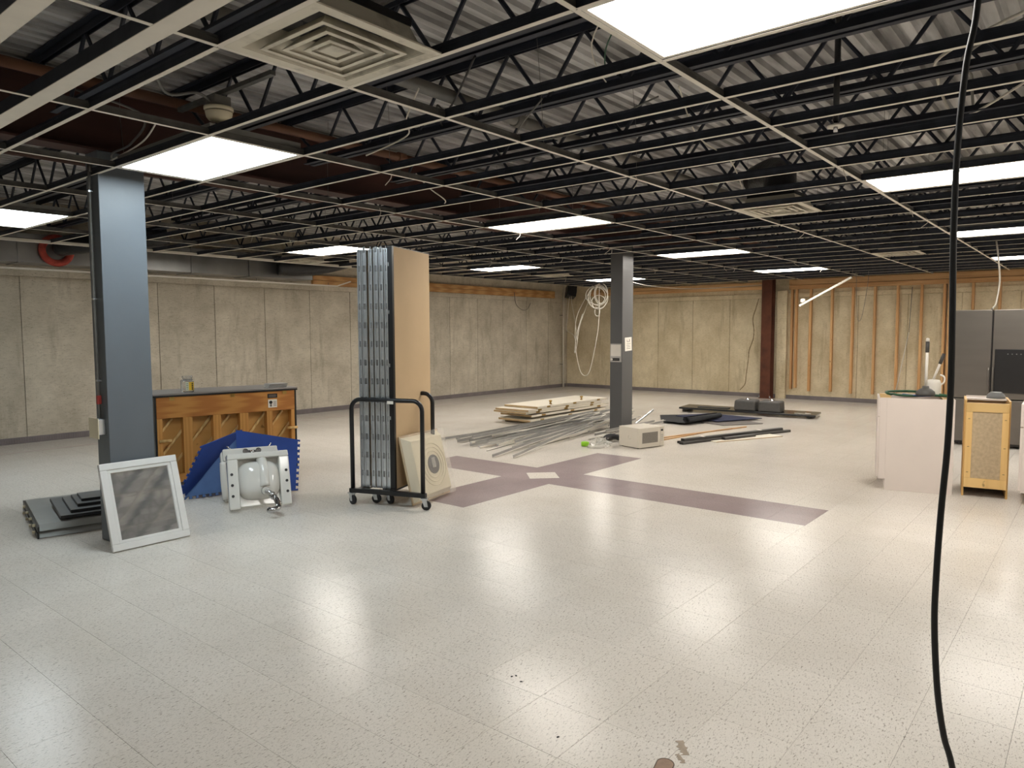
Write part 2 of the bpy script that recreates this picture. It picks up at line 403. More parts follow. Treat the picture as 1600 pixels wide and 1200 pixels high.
# coloured border line of the old layout, inset from the walls
tb = MB().box(WX0, 13.2, 7.78, 7.83, 0, .0008).build('trim_1', M_BORD); struct(tb, 'thin brownish border line in the floor along the left wall', 'floor trim')
tb = MB().box(13.25, 13.30, WY0, 7.83, 0, .0008).build('trim_2', M_BORD); struct(tb, 'thin brownish border line in the floor along the back wall', 'floor trim')

# ------------------------------------------------------------------ walls
wl = struct(B(WX0, WX1+.2, WY1+.02, WY1+.25, -.15, 3.4).build('wall_left', M_CONC), 'long poured concrete basement wall with vertical form seams', 'wall')
wb = struct(B(WX1+.02, WX1+.25, WY0, WY1+.02, -.15, 3.4).build('wall_back', M_CONB), 'yellowish concrete end wall with bare wooden studs', 'wall')
wr = struct(B(WX0, WX1, WY0-.2, WY0, -.15, 3.4).build('wall_right', M_WALLP), 'plain painted wall outside the picture on the right', 'wall')
wf = struct(B(WX0-.2, WX0, WY0, WY1, -.15, 3.4).build('wall_front', M_WALLP), 'plain painted wall behind the viewer', 'wall')
PW = .9144
pm = B(.004, PW-.004, 0, .02, .0, 2.25).mesh('concrete_panel', M_CONC)
x = 1.27-PW*10
while x < WX1-.05:
    wdt = min(PW, WX1-x)
    if wdt > PW-.01: o = link('concrete_panel', pm, wl, .003, 1); o.location = (x, WY1, 0)
    else: B(x+.004, WX1-.001, WY1, WY1+.02, 0, 2.25).build('concrete_panel', M_CONC, wl)
    x += PW
B(WX0, WX1, WY1-.012, WY1+.02, 2.254, 2.345).build('concrete_ledge', M_CONC, wl, bevel=.004)
B(5.9, WX1-.6, WY1-.04, WY1+.019, 2.350, 2.438).build('wood_plate', M_PLATX, wl, bevel=.003)
B(5.9, WX1-.6, WY1-.04, WY1+.019, 2.443, 2.53).build('wood_plate', M_PLATX, wl, bevel=.003)
pmb = B(0, .02, .004, PW-.004, 0, 2.20).mesh('concrete_panel', M_CONB)
y = 8.70-PW
yy = WY1
B(WX1, WX1+.02, y+PW+.004, WY1, 0, 2.2).build('concrete_panel', M_CONB, wb)  if WY1-(y+PW) > .02 else None
y = WY1-PW
while y > -5.5:
    o = link('concrete_panel', pmb, wb, .003, 1); o.location = (WX1, y, 0); y -= PW
B(WX1-.012, WX1+.02, WY0, WY1-.02, 2.204, 2.30).build('concrete_ledge', M_CONB, wb, bevel=.004)
# wood plates on the end wall, right of the rusty post they are thicker and lower
B(WX1-.04, WX1+.019, 3.3, WY1-.8, 2.40, 2.47).build('wood_plate', M_PLATY, wb, bevel=.003)
B(WX1-.04, WX1+.019, 3.3, WY1-.8, 2.475, 2.56).build('wood_plate', M_PLATY, wb, bevel=.003)
B(WX1-.10, WX1+.019, -5.0, 2.72, 2.47, 2.585).build('wood_plate', M_PLATY, wb, bevel=.003)
B(WX1-.09, WX1+.019, -5.0, 2.72, 2.375, 2.462).build('wood_plate', M_PLATY, wb, bevel=.003)
for k, (y, z0) in enumerate(((2.66, .22), (2.57, .25), (2.27, .19), (1.84, .20), (1.43, .18), (1.015, .19), (.60, .2), (.18, .17), (-.205, .15), (-.29, .15), (-.67, .15), (-1.09, .16), (-1.5, .15), (-1.92, .15), (-2.35, .15))):
    tilt = random.uniform(-.012, .012)
    MB().bar((WX1-.045, y+tilt, z0), (WX1-.045, y, 2.372), .042, .088, (1, 0, 0)).build('wall_stud', M_STUD, wb, bevel=.002)
# crack in the end wall: a raised dark seam of damp
ck = [(3.40, 2.3), (3.47, 2.0), (3.53, 1.76), (3.51, 1.5), (3.53, 1.3), (3.60, 1.05), (3.64, .85), (3.66, .5), (3.70, .28), (3.82, .14)]
MB().tube([(WX1+.007, a+random.uniform(-.014, .014), b) for a, b in ck], [.010+.006*abs(math.sin(q_*1.7)) for q_ in range(60)], 6).build('crack', M('damp_crack', (136, 118, 88), .95, 0, .35, 14), wb)
# concrete buttress beside the post
B(WX1-.10, WX1, 2.76, 2.97, 0, 2.36).build('concrete_pier', M_CONB, wb, bevel=.008)
# baseboards
def baseboard(name, along, a0, a1, label):
    o = struct((B(a0, a1, WY1-.022, WY1-.001, 0, .085) if along == 'x' else B(WX1-.022, WX1-.001, a0, a1, 0, .085)).build(name, M_BASE, bevel=.004), label, 'baseboard')
    rm = MB()
    a = a0+.02
    while a < min(a1, 9.5 if along == 'x' else a1)-.02:
        (rm.box(a, a+.012, WY1-.027, WY1-.021, .012, .074) if along == 'x' else rm.box(WX1-.027, WX1-.021, a, a+.012, .012, .074)); a += .03
    r = rm.build('rib', M_BASE, o); r['kind'] = 'stuff'
baseboard('baseboard_left', 'x', -2.0, WX1-.03, 'grey ribbed vinyl baseboard along the left concrete wall')
baseboard('baseboard_back', 'y', -4.0, WY1-.03, 'grey ribbed vinyl baseboard along the end wall')

# ------------------------------------------------------------------ roof deck, girder, joists
ceil = struct(B(WX0, WX1, WY0, WY1, DECK+.055, DECK+.12).build('ceiling', M_DECK), 'corrugated metal roof deck seen above the open ceiling grid', 'ceiling')
def deck_panel(y0):
    prof = []; p = .1016
    for k in range(9):
        b = y0+k*p
        prof += [(b, 0), (b+.052, 0), (b+.062, .034), (b+.092, .034)]
    prof.append((y0+9*p, 0))
    vv = [(WX0, a, DECK+z) for a, z in prof]+[(WX1, a, DECK+z) for a, z in prof]; n = len(prof)
    vv += [(WX0, a, DECK+z+.003) for a, z in prof]+[(WX1, a, DECK+z+.003) for a, z in prof]
    ff = [(i, i+1, n+i+1, n+i) for i in range(n-1)]+[(2*n+i, 3*n+i, 3*n+i+1, 2*n+i+1) for i in range(n-1)]
    return MB().add(vv, ff).build('deck_panel', M_DECK, ceil)
y = WY0
while y < WY1-.3: deck_panel(y); y += .9144
GY = 2.82
g = thing('steel_girder', 'dark maroon steel girder running over the two grey columns', 'girder', (0, 0, 0)); g['kind'] = 'structure'
B(WX0+.05, WX1-.05, GY-.09, GY+.09, 2.735, 2.752).build('bottom_flange', M_GIRDER, g)
B(WX0+.05, WX1-.05, GY-.006, GY+.006, 2.752, 3.16).build('web', M_GIRDER, g)
B(WX0+.05, WX1-.05, GY-.09, GY+.09, 3.16, 3.178).build('top_flange', M_GIRDER, g)
def joist_parts(L, kind):
    """joist along +Y from 0 to L; z from 0 (bottom chord) to .415 (under the deck)"""
    D = .415; e = .35
    bc = MB(); 
    for s in (-1, 1):
        xa, xb = (s*.012, s*.052)
        bc.box(min(xa, xb), max(xa, xb), e, L-e, 0, .006); bc.box(min(xa, s*.018), max(xa, s*.018), e, L-e, 0, .045)
    tc = MB()
    for s in (-1, 1):
        xa, xb = (s*.012, s*.055)
        tc.box(min(xa, xb), max(xa, xb), 0, L, D-.006, D); tc.box(min(xa, s*.018), max(xa, s*.018), 0, L, D-.05, D)
    wb_ = MB(); pitch = .56; n = int((L-2*e)/pitch); y = e
    pts = [(0, .1, D-.03)]
    for k in range(n):
        wb_.cyl((0, y, .02), (0, y+pitch/2, D-.03), .0125, n=6); wb_.cyl((0, y+pitch/2, D-.03), (0, y+pitch, .02), .0125, n=6); y += pitch
    wb_.cyl((0, e, .02), (0, .08, D-.03), .0125, n=6); wb_.cyl((0, y, .02), (0, L-.08, D-.03), .0125, n=6)
    return bc.mesh('bottom_chord', M_JOIST), tc.mesh('top_chord', M_JOIST), wb_.mesh('web', M_JOIST)
JZ = 2.85
ORD = ['first', 'second', 'third', 'fourth', 'fifth', 'sixth', 'seventh', 'eighth', 'ninth', 'tenth', 'eleventh', 'twelfth', 'thirteenth', 'fourteenth', 'fifteenth', 'sixteenth', 'seventeenth']
bays = [(WY0+.05, GY-.02-(WY0+.05), 'near side of the girder'), (GY+.02, WY1-.05-(GY+.02), 'wall side of the girder')]
for bi, (y0, L, nm) in enumerate(bays):
    ms = joist_parts(L, bi)
    for k in range(-2, 15):
        xj = .60+.9144*k
        if xj > WX1-.1: continue
        j = thing('bar_joist', 'dark open-web steel roof joist on the %s, %s from the viewer' % (nm, ORD[k+2]), 'joist', (xj, y0, JZ), group='roof joists on the %s' % nm)
        for nm2, me in zip(('bottom_chord', 'top_chord', 'web'), ms): link(nm2, me, j)

# ------------------------------------------------------------------ suspended ceiling grid
grid = thing('ceiling_grid', 'white suspended ceiling grid with its tiles removed', 'ceiling grid', (0, 0, GZ)); grid['kind'] = 'structure'
U = .6096
gx0, gx1 = -.82, WX1-.06
lights = {}
for i in (-12, -6, 0, 6, 12, 18):
    for j in (-5, -2, 1, 4): lights[(i, j)] = 1
mt_fl = B(gx0, gx1, -.012, .012, 0, .0012).mesh('main_tee', M_WHITE_METAL)
mt_wb = MB().box(gx0, gx1, -.001, .001, .0012, .038).box(gx0, gx1, -.0035, .0035, .030, .040).mesh('web', M_MAINWEB)
for j in range(-3, 7):
    o = link('main_tee', mt_fl, grid); o.location = (0, j*2*U, 0)
    w_ = link('web', mt_wb, o)
ct_fl = B(-.012, .012, .0125, 2*U-.0125, .0003, .0016).mesh('cross_tee', M_WHITE_METAL)
ct_wb = MB().box(-.001, .001, .004, 2*U-.004, .0016, .044).box(-.0045, .0045, .004, 2*U-.004, .034, .048).mesh('web', M_TEEWEB)
for i in range(-1, 23):
    for j in range(-3, 6):
        o = link('cross_tee', ct_fl, grid); o.location = (i*U, j*2*U, random.uniform(-.003, .0))
        link('web', ct_wb, o)
# wide trim channels where the old ceiling stepped, at the near left
for xs in (-.82, -1.19):
    o = B(xs-.04, xs+.04, -3.6, 5.2, -.002, .001).build('trim_channel', M_WHITE_METAL, grid)
    MB().box(xs-.04, xs-.036, -3.6, 5.2, .0012, .06).box(xs+.036, xs+.04, -3.6, 5.2, .0012, .06).build('channel_side', M_TEEWEB, o)
for j in range(-2, 5):
    B(-1.15, -.86, j*2*U-.012, j*2*U+.012, 0, .0015).build('main_tee', M_WHITE_METAL, grid)
B(-1.5, 5.75, 6*2*U-.02, 6*2*U+.03, -.004, .03).build('edge_channel', M_WHITE_METAL, grid, bevel=.002)
for k in range(46):
    i, j = random.randint(0, 20), random.randint(-2, 5)
    xx, y_ = i*U+random.uniform(.05, .5), j*2*U
    MB().tube([(xx, y_, .03), (xx+random.uniform(-.02, .02), y_+.01, .35), (xx+random.uniform(-.05, .05), y_+.02, .68)], .0016, 5, 2).build('hanger_wire', M_WIREG, grid)
for k in range(26):     # clips and bent wire ends hanging under the tees
    i, j = random.randint(2, 21), random.randint(-1, 5)
    xx, y_ = i*U+random.uniform(-.2, .2), j*2*U
    MB().tube([(xx, y_, .02), (xx+.01, y_+random.uniform(-.03, .03), -.02), (xx+random.uniform(-.03, .03), y_+random.uniform(-.05, .05), -.07)], .003, 5, 3).build('bent_clip', M_WIREW, grid)

# ceiling lights
LW = {(0, -2): 'large white ceiling light panel at the top edge, nearest the viewer', (0, 1): 'cool white ceiling light panel just before the near grey column',
      (0, 4): 'cool white ceiling light panel at the left picture edge beyond the near column', (6, 1): 'white ceiling light panel over the purple floor cross',
      (6, 4): 'white ceiling light panel partly behind the tall partition panels', (6, -2): 'wide white ceiling light panel crossed by the hanging black cord',
      (12, 1): 'white ceiling light panel just right of the far grey column top', (12, -2): 'white ceiling light panel above the refrigerator, second from the cord top',
      (12, 4): 'white ceiling light panel between the partition panels and the far column', (18, 1): 'thin white ceiling light panel before the rusty post',
      (18, 4): 'farthest white ceiling light panel, half hidden behind the far column', (18, -2): 'farthest white ceiling light panel at the right picture edge, over the studs'}
fr = MB().box(.0125, U-.0125, .0125, .03, .002, .01).box(.0125, U-.0125, 2*U-.03, 2*U-.0125, .002, .01).box(.0125, .03, .03, 2*U-.03, .002, .01).box(U-.03, U-.0125, .03, 2*U-.03, .002, .01).mesh('frame', M_WHITE_METAL)
hs_ = MB().box(.0125, U-.0125, .0125, 2*U-.0125, .012, .075).mesh('housing', M_TRAY)
lens_w = B(.03, U-.03, .03, 2*U-.03, .0045, .009).mesh('lens', M_LWARM); lens_c, lens_n, lens_d = [B(.03, U-.03, .03, 2*U-.03, .0045, .009).mesh('lens', q_) for q_ in (M_LCOOL, M_LNEAR, M_LDIM)]
for (i, j) in lights:
    lt = thing('ceiling_light', LW.get((i, j), 'white ceiling light panel outside the picture, over the near floor'), 'ceiling light', (i*U, j*2*U, GZ), group='recessed ceiling light panels')
    link('frame', fr, lt); link('housing', hs_, lt); link('lens', lens_w if i >= 6 else lens_d if i < 0 else lens_c if j in (1, 4) else lens_n, lt)

# air diffusers
def sq_frustum(a0, z0, a1, z1):
    q = lambda a, z: [(-a, -a, z), (a, -a, z), (a, a, z), (-a, a, z)]
    v = q(a0, z0)+q(a1, z1)+q(a0-.004, z0)+q(a1-.004, z1)
    f = []
    for k in range(4):
        l = (k+1) % 4
        f += [(k, l, 4+l, 4+k), (8+k, 12+k, 12+l, 8+l), (k, 8+k, 8+l, l), (4+k, 4+l, 12+l, 12+k)]
    return v, f
def diffuser(x, y, label):
    d = thing('air_diffuser', label, 'air vent', (x, y, GZ), group='square ceiling air diffusers')
    a, c = .292, .245
    MB().box(-a, a, -a, -c, 0, .006).box(-a, a, c, a, 0, .006).box(-a, -c, -c, c, 0, .006).box(c, a, -c, c, 0, .006).build('frame', M_SOOT, d)
    v, f = sq_frustum(.2445, .002, .205, .10); MB().add(v, f).build('throat', M_SOOT, d)
    B(-.21, .21, -.21, .21, .10, .13).build('plenum', M_BLACK, d)
    for b in (.198, .140, .082):
        v, f = sq_frustum(b, -.004, b-.050, .045); MB().add(v, f).build('louver', M_SOOT, d, bevel=0)
        MB().box(-b, b, -b, -b+.02, -.006, -.0041).box(-b, b, b-.02, b, -.006, -.0041).box(-b, -b+.02, -b+.02, b-.02, -.006, -.0041).box(b-.02, b, -b+.02, b-.02, -.006, -.0041).build('lip', M_SOOT, d)
    B(-.045, .045, -.045, .045, -.006, .01).build('centre_plate', M_SOOT, d, bevel=.004)
    return d
diffuser(-U/2, -U/2, 'large sooty white air diffuser at the top, nearest the viewer')
diffuser(7.5*U, -U/2, 'sooty white air diffuser in the middle of the grid, right of centre')
diffuser(15.5*U, -U/2, 'far sooty air diffuser over the studs near the end wall')
diffuser(15.5*U, 10*U-U/2, 'far sooty air diffuser left of the far column, near the corner')
diffuser(7.5*U, 11*U+U/2, 'air diffuser just behind the left edge of the tall partition panels')

# smoke detector hanging between joists
sd = thing('smoke_detector', 'cream round smoke detector hanging above the grid from a box', 'smoke detector', (.10, 1.29, 2.70))
MB().lathe([(.0, -.012), (.055, -.010), (.068, .005), (.074, .03), (.074, .034)], 28).build('cover', M_CREAM, sd, True)
MB().lathe([(.074, .040), (.080, .046), (.080, .060), (.05, .066)], 28).build('base', M_CREAM, sd, True)
MB().lathe([(.06, .0345), (.06, .0395)], 20).build('gap_ring', M_BLACK, sd)
B(-.05, .05, -.05, .05, .067, .12).build('junction_box', M_WIREG, sd, bevel=.006)
MB().box(-.015, .015, -.55, .45, .121, .145).build('support_bar', M_MAINWEB, sd)
# loose cables above the grid
CB = [('flexible metal conduit curling beside the smoke detector', [(-.35, 1.15, 2.95), (-.2, 1.3, 2.78), (-.05, 1.25, 2.80), (.05, 1.29, 2.79)], .008, M_WIREG),
      ('grey cable sagging through the joists left of the detector', [(-.3, 2.2, 2.95), (-.05, 1.9, 2.80), (.05, 2.3, 2.72), (.05, 2.6, 2.70), (.1, 2.70, 2.66)], .007, M_WIREG),
      ('thin white wire crossing above the near column', [(-.2, 1.4, 2.64), (-.02, 2.0, 2.66), (.06, 2.68, 2.66)], .005, M_WIREW),
      ('dark cable looping from a joist near the big diffuser', [(.62, -.2, 2.84), (.95, .3, 2.76), (1.1, .55, 2.86), (1.5, .9, 2.88)], .006, M_CORD),
      ('white cable hanging in a loose S near the grid centre', [(1.0, .6, 2.95), (1.03, .75, 2.80), (1.08, .8, 2.72), (1.0, 1.1, 2.63)], .005, M_WIREW),
      ('brown cable drooping under a joist right of the big diffuser', [(1.3, -.1, 2.82), (1.5, .25, 2.70), (1.62, -.1, 2.69), (1.75, -.6, 2.84)], .005, M_WIREG),
      ('pale cable bundle strand at the upper right, over the cord', [(2.0, -3.0, 3.12), (2.4, -2.0, 2.98), (3.0, -1.8, 3.0), (4.4, -1.7, 3.05)], .009, M_WIREW),
      ('grey cable bundle strand at the upper right, beside the pale one', [(2.1, -3.0, 3.16), (2.6, -2.05, 3.02), (3.2, -1.95, 3.02), (4.5, -1.8, 3.10)], .009, M_WIREG),
      ('white cable swooping under the deck at far upper right', [(3.0, -2.6, 3.1), (3.3, -2.0, 2.86), (3.6, -1.75, 2.9), (4.2, -1.5, 3.1)], .008, M_WIREW),
      ('white wire lying across the joists right of centre', [(2.0, -.6, 2.96), (2.9, -.3, 2.9), (3.6, -.25, 2.86), (4.0, -.2, 2.70)], .005, M_WIREW),
      ('grey wire loop drooping in front of the light over the floor cross', [(3.9, 1.9, 2.72), (3.75, 1.72, 2.80), (3.8, 1.5, 2.68), (3.75, 1.62, 2.52), (3.7, 1.45, 2.50), (3.72, 1.35, 2.60)], .004, M_WIREG),
      ('white wire dangling in the dark bay beyond the near light', [(2.0, 1.7, 2.76), (2.2, 1.75, 2.68), (2.35, 1.72, 2.60), (2.5, 1.9, 2.60)], .005, M_WIREW),
      ('green wire strung under the deck near the top edge', [(.9, -1.0, 3.1), (1.2, -.6, 2.98), (1.5, -.4, 2.95)], .004, M_HOSE),
      ('white wire strung under the deck near the top edge', [(.85, -1.0, 3.14), (1.2, -.5, 3.0), (1.9, -.2, 2.98)], .004, M_WIREW)]
for lb, pts, r_, mt_ in CB:
    tag(MB().tube(pts, r_, 8, 8).build('cable', mt_, smooth=True), lb, 'cable', 'loose cables above the ceiling grid')
# sprinkler pipes and vertical rods
def pipe(label, p, q, r_, mt_=M_RUST):
    t = thing('sprinkler_pipe', label, 'pipe', p); d = Vector(q)-Vector(p)
    MB().cyl((0, 0, 0), d, r_, n=14).build('pipe', mt_, t, True)
    for f_ in (.25, .6):
        c = d*f_; dn = d.normalized(); MB().cyl(c-dn*.04, c+dn*.04, r_*1.25, n=14).build('coupling', mt_, t, True)
pipe('rusty brown pipe above the grid, just right of the girder', (-1.5, 2.15, 3.0), (13.5, 2.15, 3.0), .032, M('pipe_primer', (112, 74, 52), .6, 0, .2, 4))
pipe('dark brown pipe above the grid on the wall side of the girder', (-1.5, 3.5, 2.80), (13.5, 3.5, 2.80), .028, M('pipe_brown', (84, 54, 42), .6, 0, .2, 4))
pipe('grey pipe above the grid near the floor cross', (-1.5, .85, 3.08), (13.5, .85, 3.08), .045, M('pipe_grey', (120, 116, 110), .5, .2, .2, 4))
sp = thing('sprinkler_drop', 'vertical black sprinkler drop with a white ring, upper right', 'sprinkler', (2.30, -1.42, 2.64))
MB().cyl((0, 0, .03), (0, 0, .60), .017, n=12).build('drop_pipe', M_BLACK, sp, True)
MB().lathe([(.022, 0), (.045, -.004), (.048, .004), (.024, .012)], 20).build('escutcheon', M_WHITE_METAL, sp, True)
MB().cyl((0, 0, -.03), (0, 0, .03), .012, n=10).build('sprinkler_head', M_CHROME, sp, True)
tag(MB().tube([(5.2, .15, 3.0), (4.95, -.1, 3.0), (4.75, -.25, 2.93), (4.6, -.305, 2.83), (4.575, -.305, 2.715)], [.14]*30, 14, 5).build('flexible_duct', M_FLEX, smooth=True), 'black insulated flexible duct rising from the middle air diffuser', 'duct')
tag(MB().tube([(-.3, -.32, 2.715), (-.28, -.3, 2.80), (-.1, -.42, 2.96), (.2, -.9, 3.05)], [.14]*30, 14, 5).build('flexible_duct', M_FLEX, smooth=True), 'black insulated flexible duct above the nearest air diffuser', 'duct')
tag(MB().tube([(9.5, -.3, 2.715), (9.55, -.3, 2.85), (9.9, -.2, 3.0), (10.6, .2, 3.02)], [.14]*30, 14, 5).build('flexible_duct', M_FLEX, smooth=True), 'black insulated flexible duct above the far air diffuser by the studs', 'duct')

# sheet metal duct along the left wall
du = thing('supply_duct', 'galvanised sheet metal duct hung along the top of the left wall', 'duct', (0, 8.05, 2.36))
xs = [-4, -2.2, -.4, 1.1, 2.6, 3.35, 4.3, 5.5]
for a, b in zip(xs[:-1], xs[1:]):
    B(a+.004, b-.004, 0, .45, .03, .40).build('duct_section', M_DUCT, du, bevel=.004)
for a in xs[1:-1]: B(a-.014, a+.014, -.014, .464, .02, .414).build('seam_collar', M_DUCT, du)
tag(MB().tube([(1.52, 7.9, 2.60), (1.62, 7.72, 2.62), (1.85, 7.55, 2.66), (2.2, 7.4, 2.72), (2.6, 7.2, 2.8)], [.12]*30, 16, 5).build('flexible_duct', M_FLEX, smooth=True), 'black flexible duct leaving the metal duct through red insulation', 'duct')
tag(MB().tube([(1.52+.168*math.cos(t*.2), 8.015, 2.565+.165*math.sin(t*.2)) for t in range(0, 32)], .045, 8, 1, True).build('insulation_collar', M_REDF, smooth=True), 'ragged red insulation ring on the metal duct at the left', 'insulation')
tag(MB().tube([(4.75, 7.95, 2.58), (5.0, 7.86, 2.58), (5.5, 7.8, 2.60), (5.95, 7.7, 2.72)], [.15, .15, .16, .16, .15, .14, .12, .12], 16, 3).build('flexible_duct', M_FLEX, smooth=True), 'black flexible duct sagging at the right end of the metal duct', 'duct')
ws = thing('soffit_angle', 'long thin white metal angle below the duct with a bent up end', 'metal trim', (0, 8.0, 2.305))
MB().bar((-4, 0, 0), (5.97, 0, 0), .05, .022).build('angle', M_WHITE_METAL, ws)
MB().bar((5.97, 0, 0), (6.27, 0, .095), .03, .018).build('bent_end', M_WHITE_METAL, ws)
for xh in (-2, 0, 2.4, 4.4, 5.8): MB().cyl((xh, .02, .012), (xh, .02, .056), .004, n=6).build('hanger', M_WIREG, ws)

# ------------------------------------------------------------------ columns
c1 = thing('column', 'large grey painted column at the left, nearest the viewer', 'column', (0, 2.72, 0), group='grey boxed columns')
B(0, .31, 0, .20, 0, 2.735).build('shaft', M_COL, c1, bevel=.004)
MB().tube([(-.018, .10, .89), (-.018, .10, 2.50), (-.01, .09, 2.60)], .011, 8, 3).build('conduit', M_WIREG, c1, True)
for z in (1.15, 1.72, 2.46): MB().box(-.031, -.001, .085, .115, z, z+.012).build('strap', M_GALV, c1)
MB().box(-.0305, -.005, .088, .112, .99, 1.05).build('red_tape', M('red_tape', (168, 60, 54), .5), c1)
eb = B(-.055, -.001, .05, .15, .775, .885).build('outlet_box', M_GALV, c1, bevel=.003)
B(-.061, -.0555, .02, .18, .75, .895).build('cover_plate', M_CREAM, eb, bevel=.002)
B(.311, .316, .05, .12, 1.75, 2.15).build('white_strip', M_WHITE_METAL, c1)
c2 = thing('column', 'grey painted column farther back with two paper notices on it', 'column', (6.94, 2.72, 0), group='grey boxed columns')
B(0, .30, 0, .20, 0, 2.735).build('shaft', M_COLB, c2, bevel=.004)
nt_ = thing('notice_sheet', 'framed white square notice with a black strip below, on the far column', 'notice', (6.938, 2.73, 1.045))
B(-.004, 0, 0, .185, 0, .265).build('backing', M('notice_grey', (186, 182, 178), .4), nt_)
B(-.006, -.0041, .012, .173, .085, .25).build('white_panel', M_PAPER, nt_)
B(-.006, -.0041, .03, .165, .018, .058).build('black_strip', M_BLACK, nt_, bevel=.0005)
MB().cyl((-.0041, .158, .038), (-.0075, .158, .038), .018, n=16).build('round_mark', M_PAPER, nt_)
B(-.0072, -.0061, .045, .125, .034, .042).build('print_line', M_PRINT, nt_)
pn = thing('paper_notice', 'small tilted white paper notice on the right face of the far column', 'notice', (7.02, 2.719, 1.20), ry=R(-3))
B(0, .19, -.0015, 0, 0, .195).build('sheet', M_PAPER, pn)
MB().box(.055, .065, -.0025, -.0016, .13, .165).box(.12, .135, -.0025, -.0016, .13, .17).box(.065, .12, -.0025, -.0016, .13, .137).build('print_mark', M_PRINT, pn)
for k in range(4): B(.04+.008*(k % 2), .15-.01*(k % 3), -.0025, -.0016, .03+.024*k, .036+.024*k).build('print_line', M_PRINT, pn)
rc = thing('steel_post', 'rusty brown steel wide-flange post against the end wall', 'post', (13.84, 3.14, 0))
MB().box(-.11, -.095, -.11, .11, 0, 2.86).box(.095, .11, -.11, .11, 0, 2.86).box(-.095, .095, -.006, .006, 0, 2.86).build('post', M_RUST, rc)
B(-.13, .13, -.13, .13, 0, .015).build('base_plate', M_RUST, rc)
for s in (-1, 1): MB().cyl((-.12, s*.115, .015), (-.12, s*.115, .06), .012, n=8).build('anchor_bolt', M_GALV, rc)
cp = thing('corner_pipe', 'thin white vertical pipe in the far corner of the room', 'pipe', (13.70, 8.55, 0))
MB().cyl((0, 0, 0), (0, 0, 2.75), .022, n=12).build('pipe', M_WIREW, cp, True)
for z in (.6, 1.9): MB().box(-.03, .03, .0, .098, z, z+.025).build('clamp', M_GALV, cp)

# ------------------------------------------------------------------ things at the left
# stack of removed light fixtures
def tray(label, x, y, z, rz, L, W, Hh, mat):
    t = thing('fixture_tray', label, 'light fixture', (x, y, z), rz, 'removed fixtures stacked behind the near column')
    s = .035
    # local: x along length, y along width; long sides splay inward at the top
    MB().hexa([(0, 0, .003), (L, 0, .003), (L, W, .003), (0, W, .003)], [(0, s, Hh), (L, s, Hh), (L, W-s, Hh), (0, W-s, Hh)]).build('housing', mat, t, bevel=.003)
    B(-.012, -.001, -.004, W+.004, 0, Hh*.8).build('end_cap', M_BLACK, t)
    for k in range(4):
        yy = W*(k+.6)/4.4
        MB().cyl((-.03, yy, Hh*.45), (-.012, yy, Hh*.45), .011, n=10).build('lamp_socket', M_CREAM, t)
    return t
th = R(-12)
tray('lower grey light fixture body at the bottom of the stack by the column', -.29, 3.27, .0, th, .58, 1.08, .046, M_TRAY)
tray('upper grey light fixture body, second in the stack by the column', -.285, 3.275, .049, th, .58, 1.08, .046, M_TRAY)
def cover(label, x, y, z, rz, L, W, tilt):
    t = thing('fixture_cover', label, 'fixture cover', (x, y, z), rz, 'removed fixtures stacked behind the near column', rx=tilt)
    MB().hexa([(0, 0, 0), (L, 0, 0), (L, W, 0), (0, W, 0)], [(0, 0, .006), (L, 0, .006), (L, W, .006), (0, W, .006)]).build('sheet', M_TRAYD, t)
    MB().box(0, L, -.003, .0, -.018, .006).box(-.003, 0, 0, W, -.018, .006).build('folded_lip', M_BLACK, t)
    return t
cover('wide dark fixture cover lying on top of the fixture bodies', -.13, 3.31, .125, th, .46, .62, R(2))
cover('narrower dark fixture cover, third from the top of the stack', -.05, 3.34, .150, th, .38, .46, R(2))
cover('small dark fixture cover near the top of the stack', .02, 3.40, .175, th, .30, .34, R(2))
cover('topmost small dark fixture cover tucked behind the column', .07, 3.46, .198, th, .24, .22, R(2))

# white square frame leaning on the column
fm = thing('framed_panel', 'white square frame with a wavy reflective sheet leaning on the near column', 'framed panel', (-.10, 2.485, .004), 0, rx=R(-18))
Wf, Hf, b1, b2 = .535, .61, .048, .07
MB().box(0, Wf, -.012, .018, 0, b1).box(0, Wf, -.012, .018, Hf-b1, Hf).box(0, b1, -.012, .018, b1, Hf-b1).box(Wf-b1, Wf, -.012, .018, b1, Hf-b1).build('outer_frame', M_VINYLW, fm, bevel=.005)
MB().box(b1, Wf-b1, -.006, .014, b1, b2).box(b1, Wf-b1, -.006, .014, Hf-b2, Hf-b1).box(b1, b2, -.006, .014, b2, Hf-b2).box(Wf-b2, Wf-b1, -.006, .014, b2, Hf-b2).build('inner_frame', M_VINYLW, fm, bevel=.003)
B(b2, Wf-b2, .004, .010, b2, Hf-b2).build('reflective_sheet', M_MIRROR, fm)

# piano seen from the back
pa = Vector((1.04, 4.33)); pb = Vector((2.43, 4.07)); pd = pb-pa; PL = pd.length
pi_ = thing('upright_piano', 'small upright piano turned back to front, oak rail and diagonal ribs showing', 'piano', (pa.x, pa.y, 0), math.atan2(pd.y, pd.x))
B(.02, PL-.02, .105, .56, .05, .855).build('case', M_BLACK, pi_)
B(0, .018, 0, .58, .02, .87).build('side_panel', M_BLACK, pi_, bevel=.002)
B(PL-.018, PL, 0, .58, .02, .87).build('side_panel', M_BLACK, pi_, bevel=.002)
B(-.012, PL+.012, -.012, .60, .888, .902).build('lid', M_LID, pi_, bevel=.002)
B(-.01, PL+.01, -.010, .598, .871, .8875).build('lid_edge', M_BLACK, pi_)
B(.019, PL-.019, .0, .03, .665, .870).build('top_rail', M_OAK, pi_, bevel=.003)
B(.019, PL-.019, .0, .03, .03, .11).build('bottom_rail', M_OAK, pi_, bevel=.003)
B(.019, PL-.019, .085, .10, .05, .664).build('soundboard', M_SOUND, pi_)
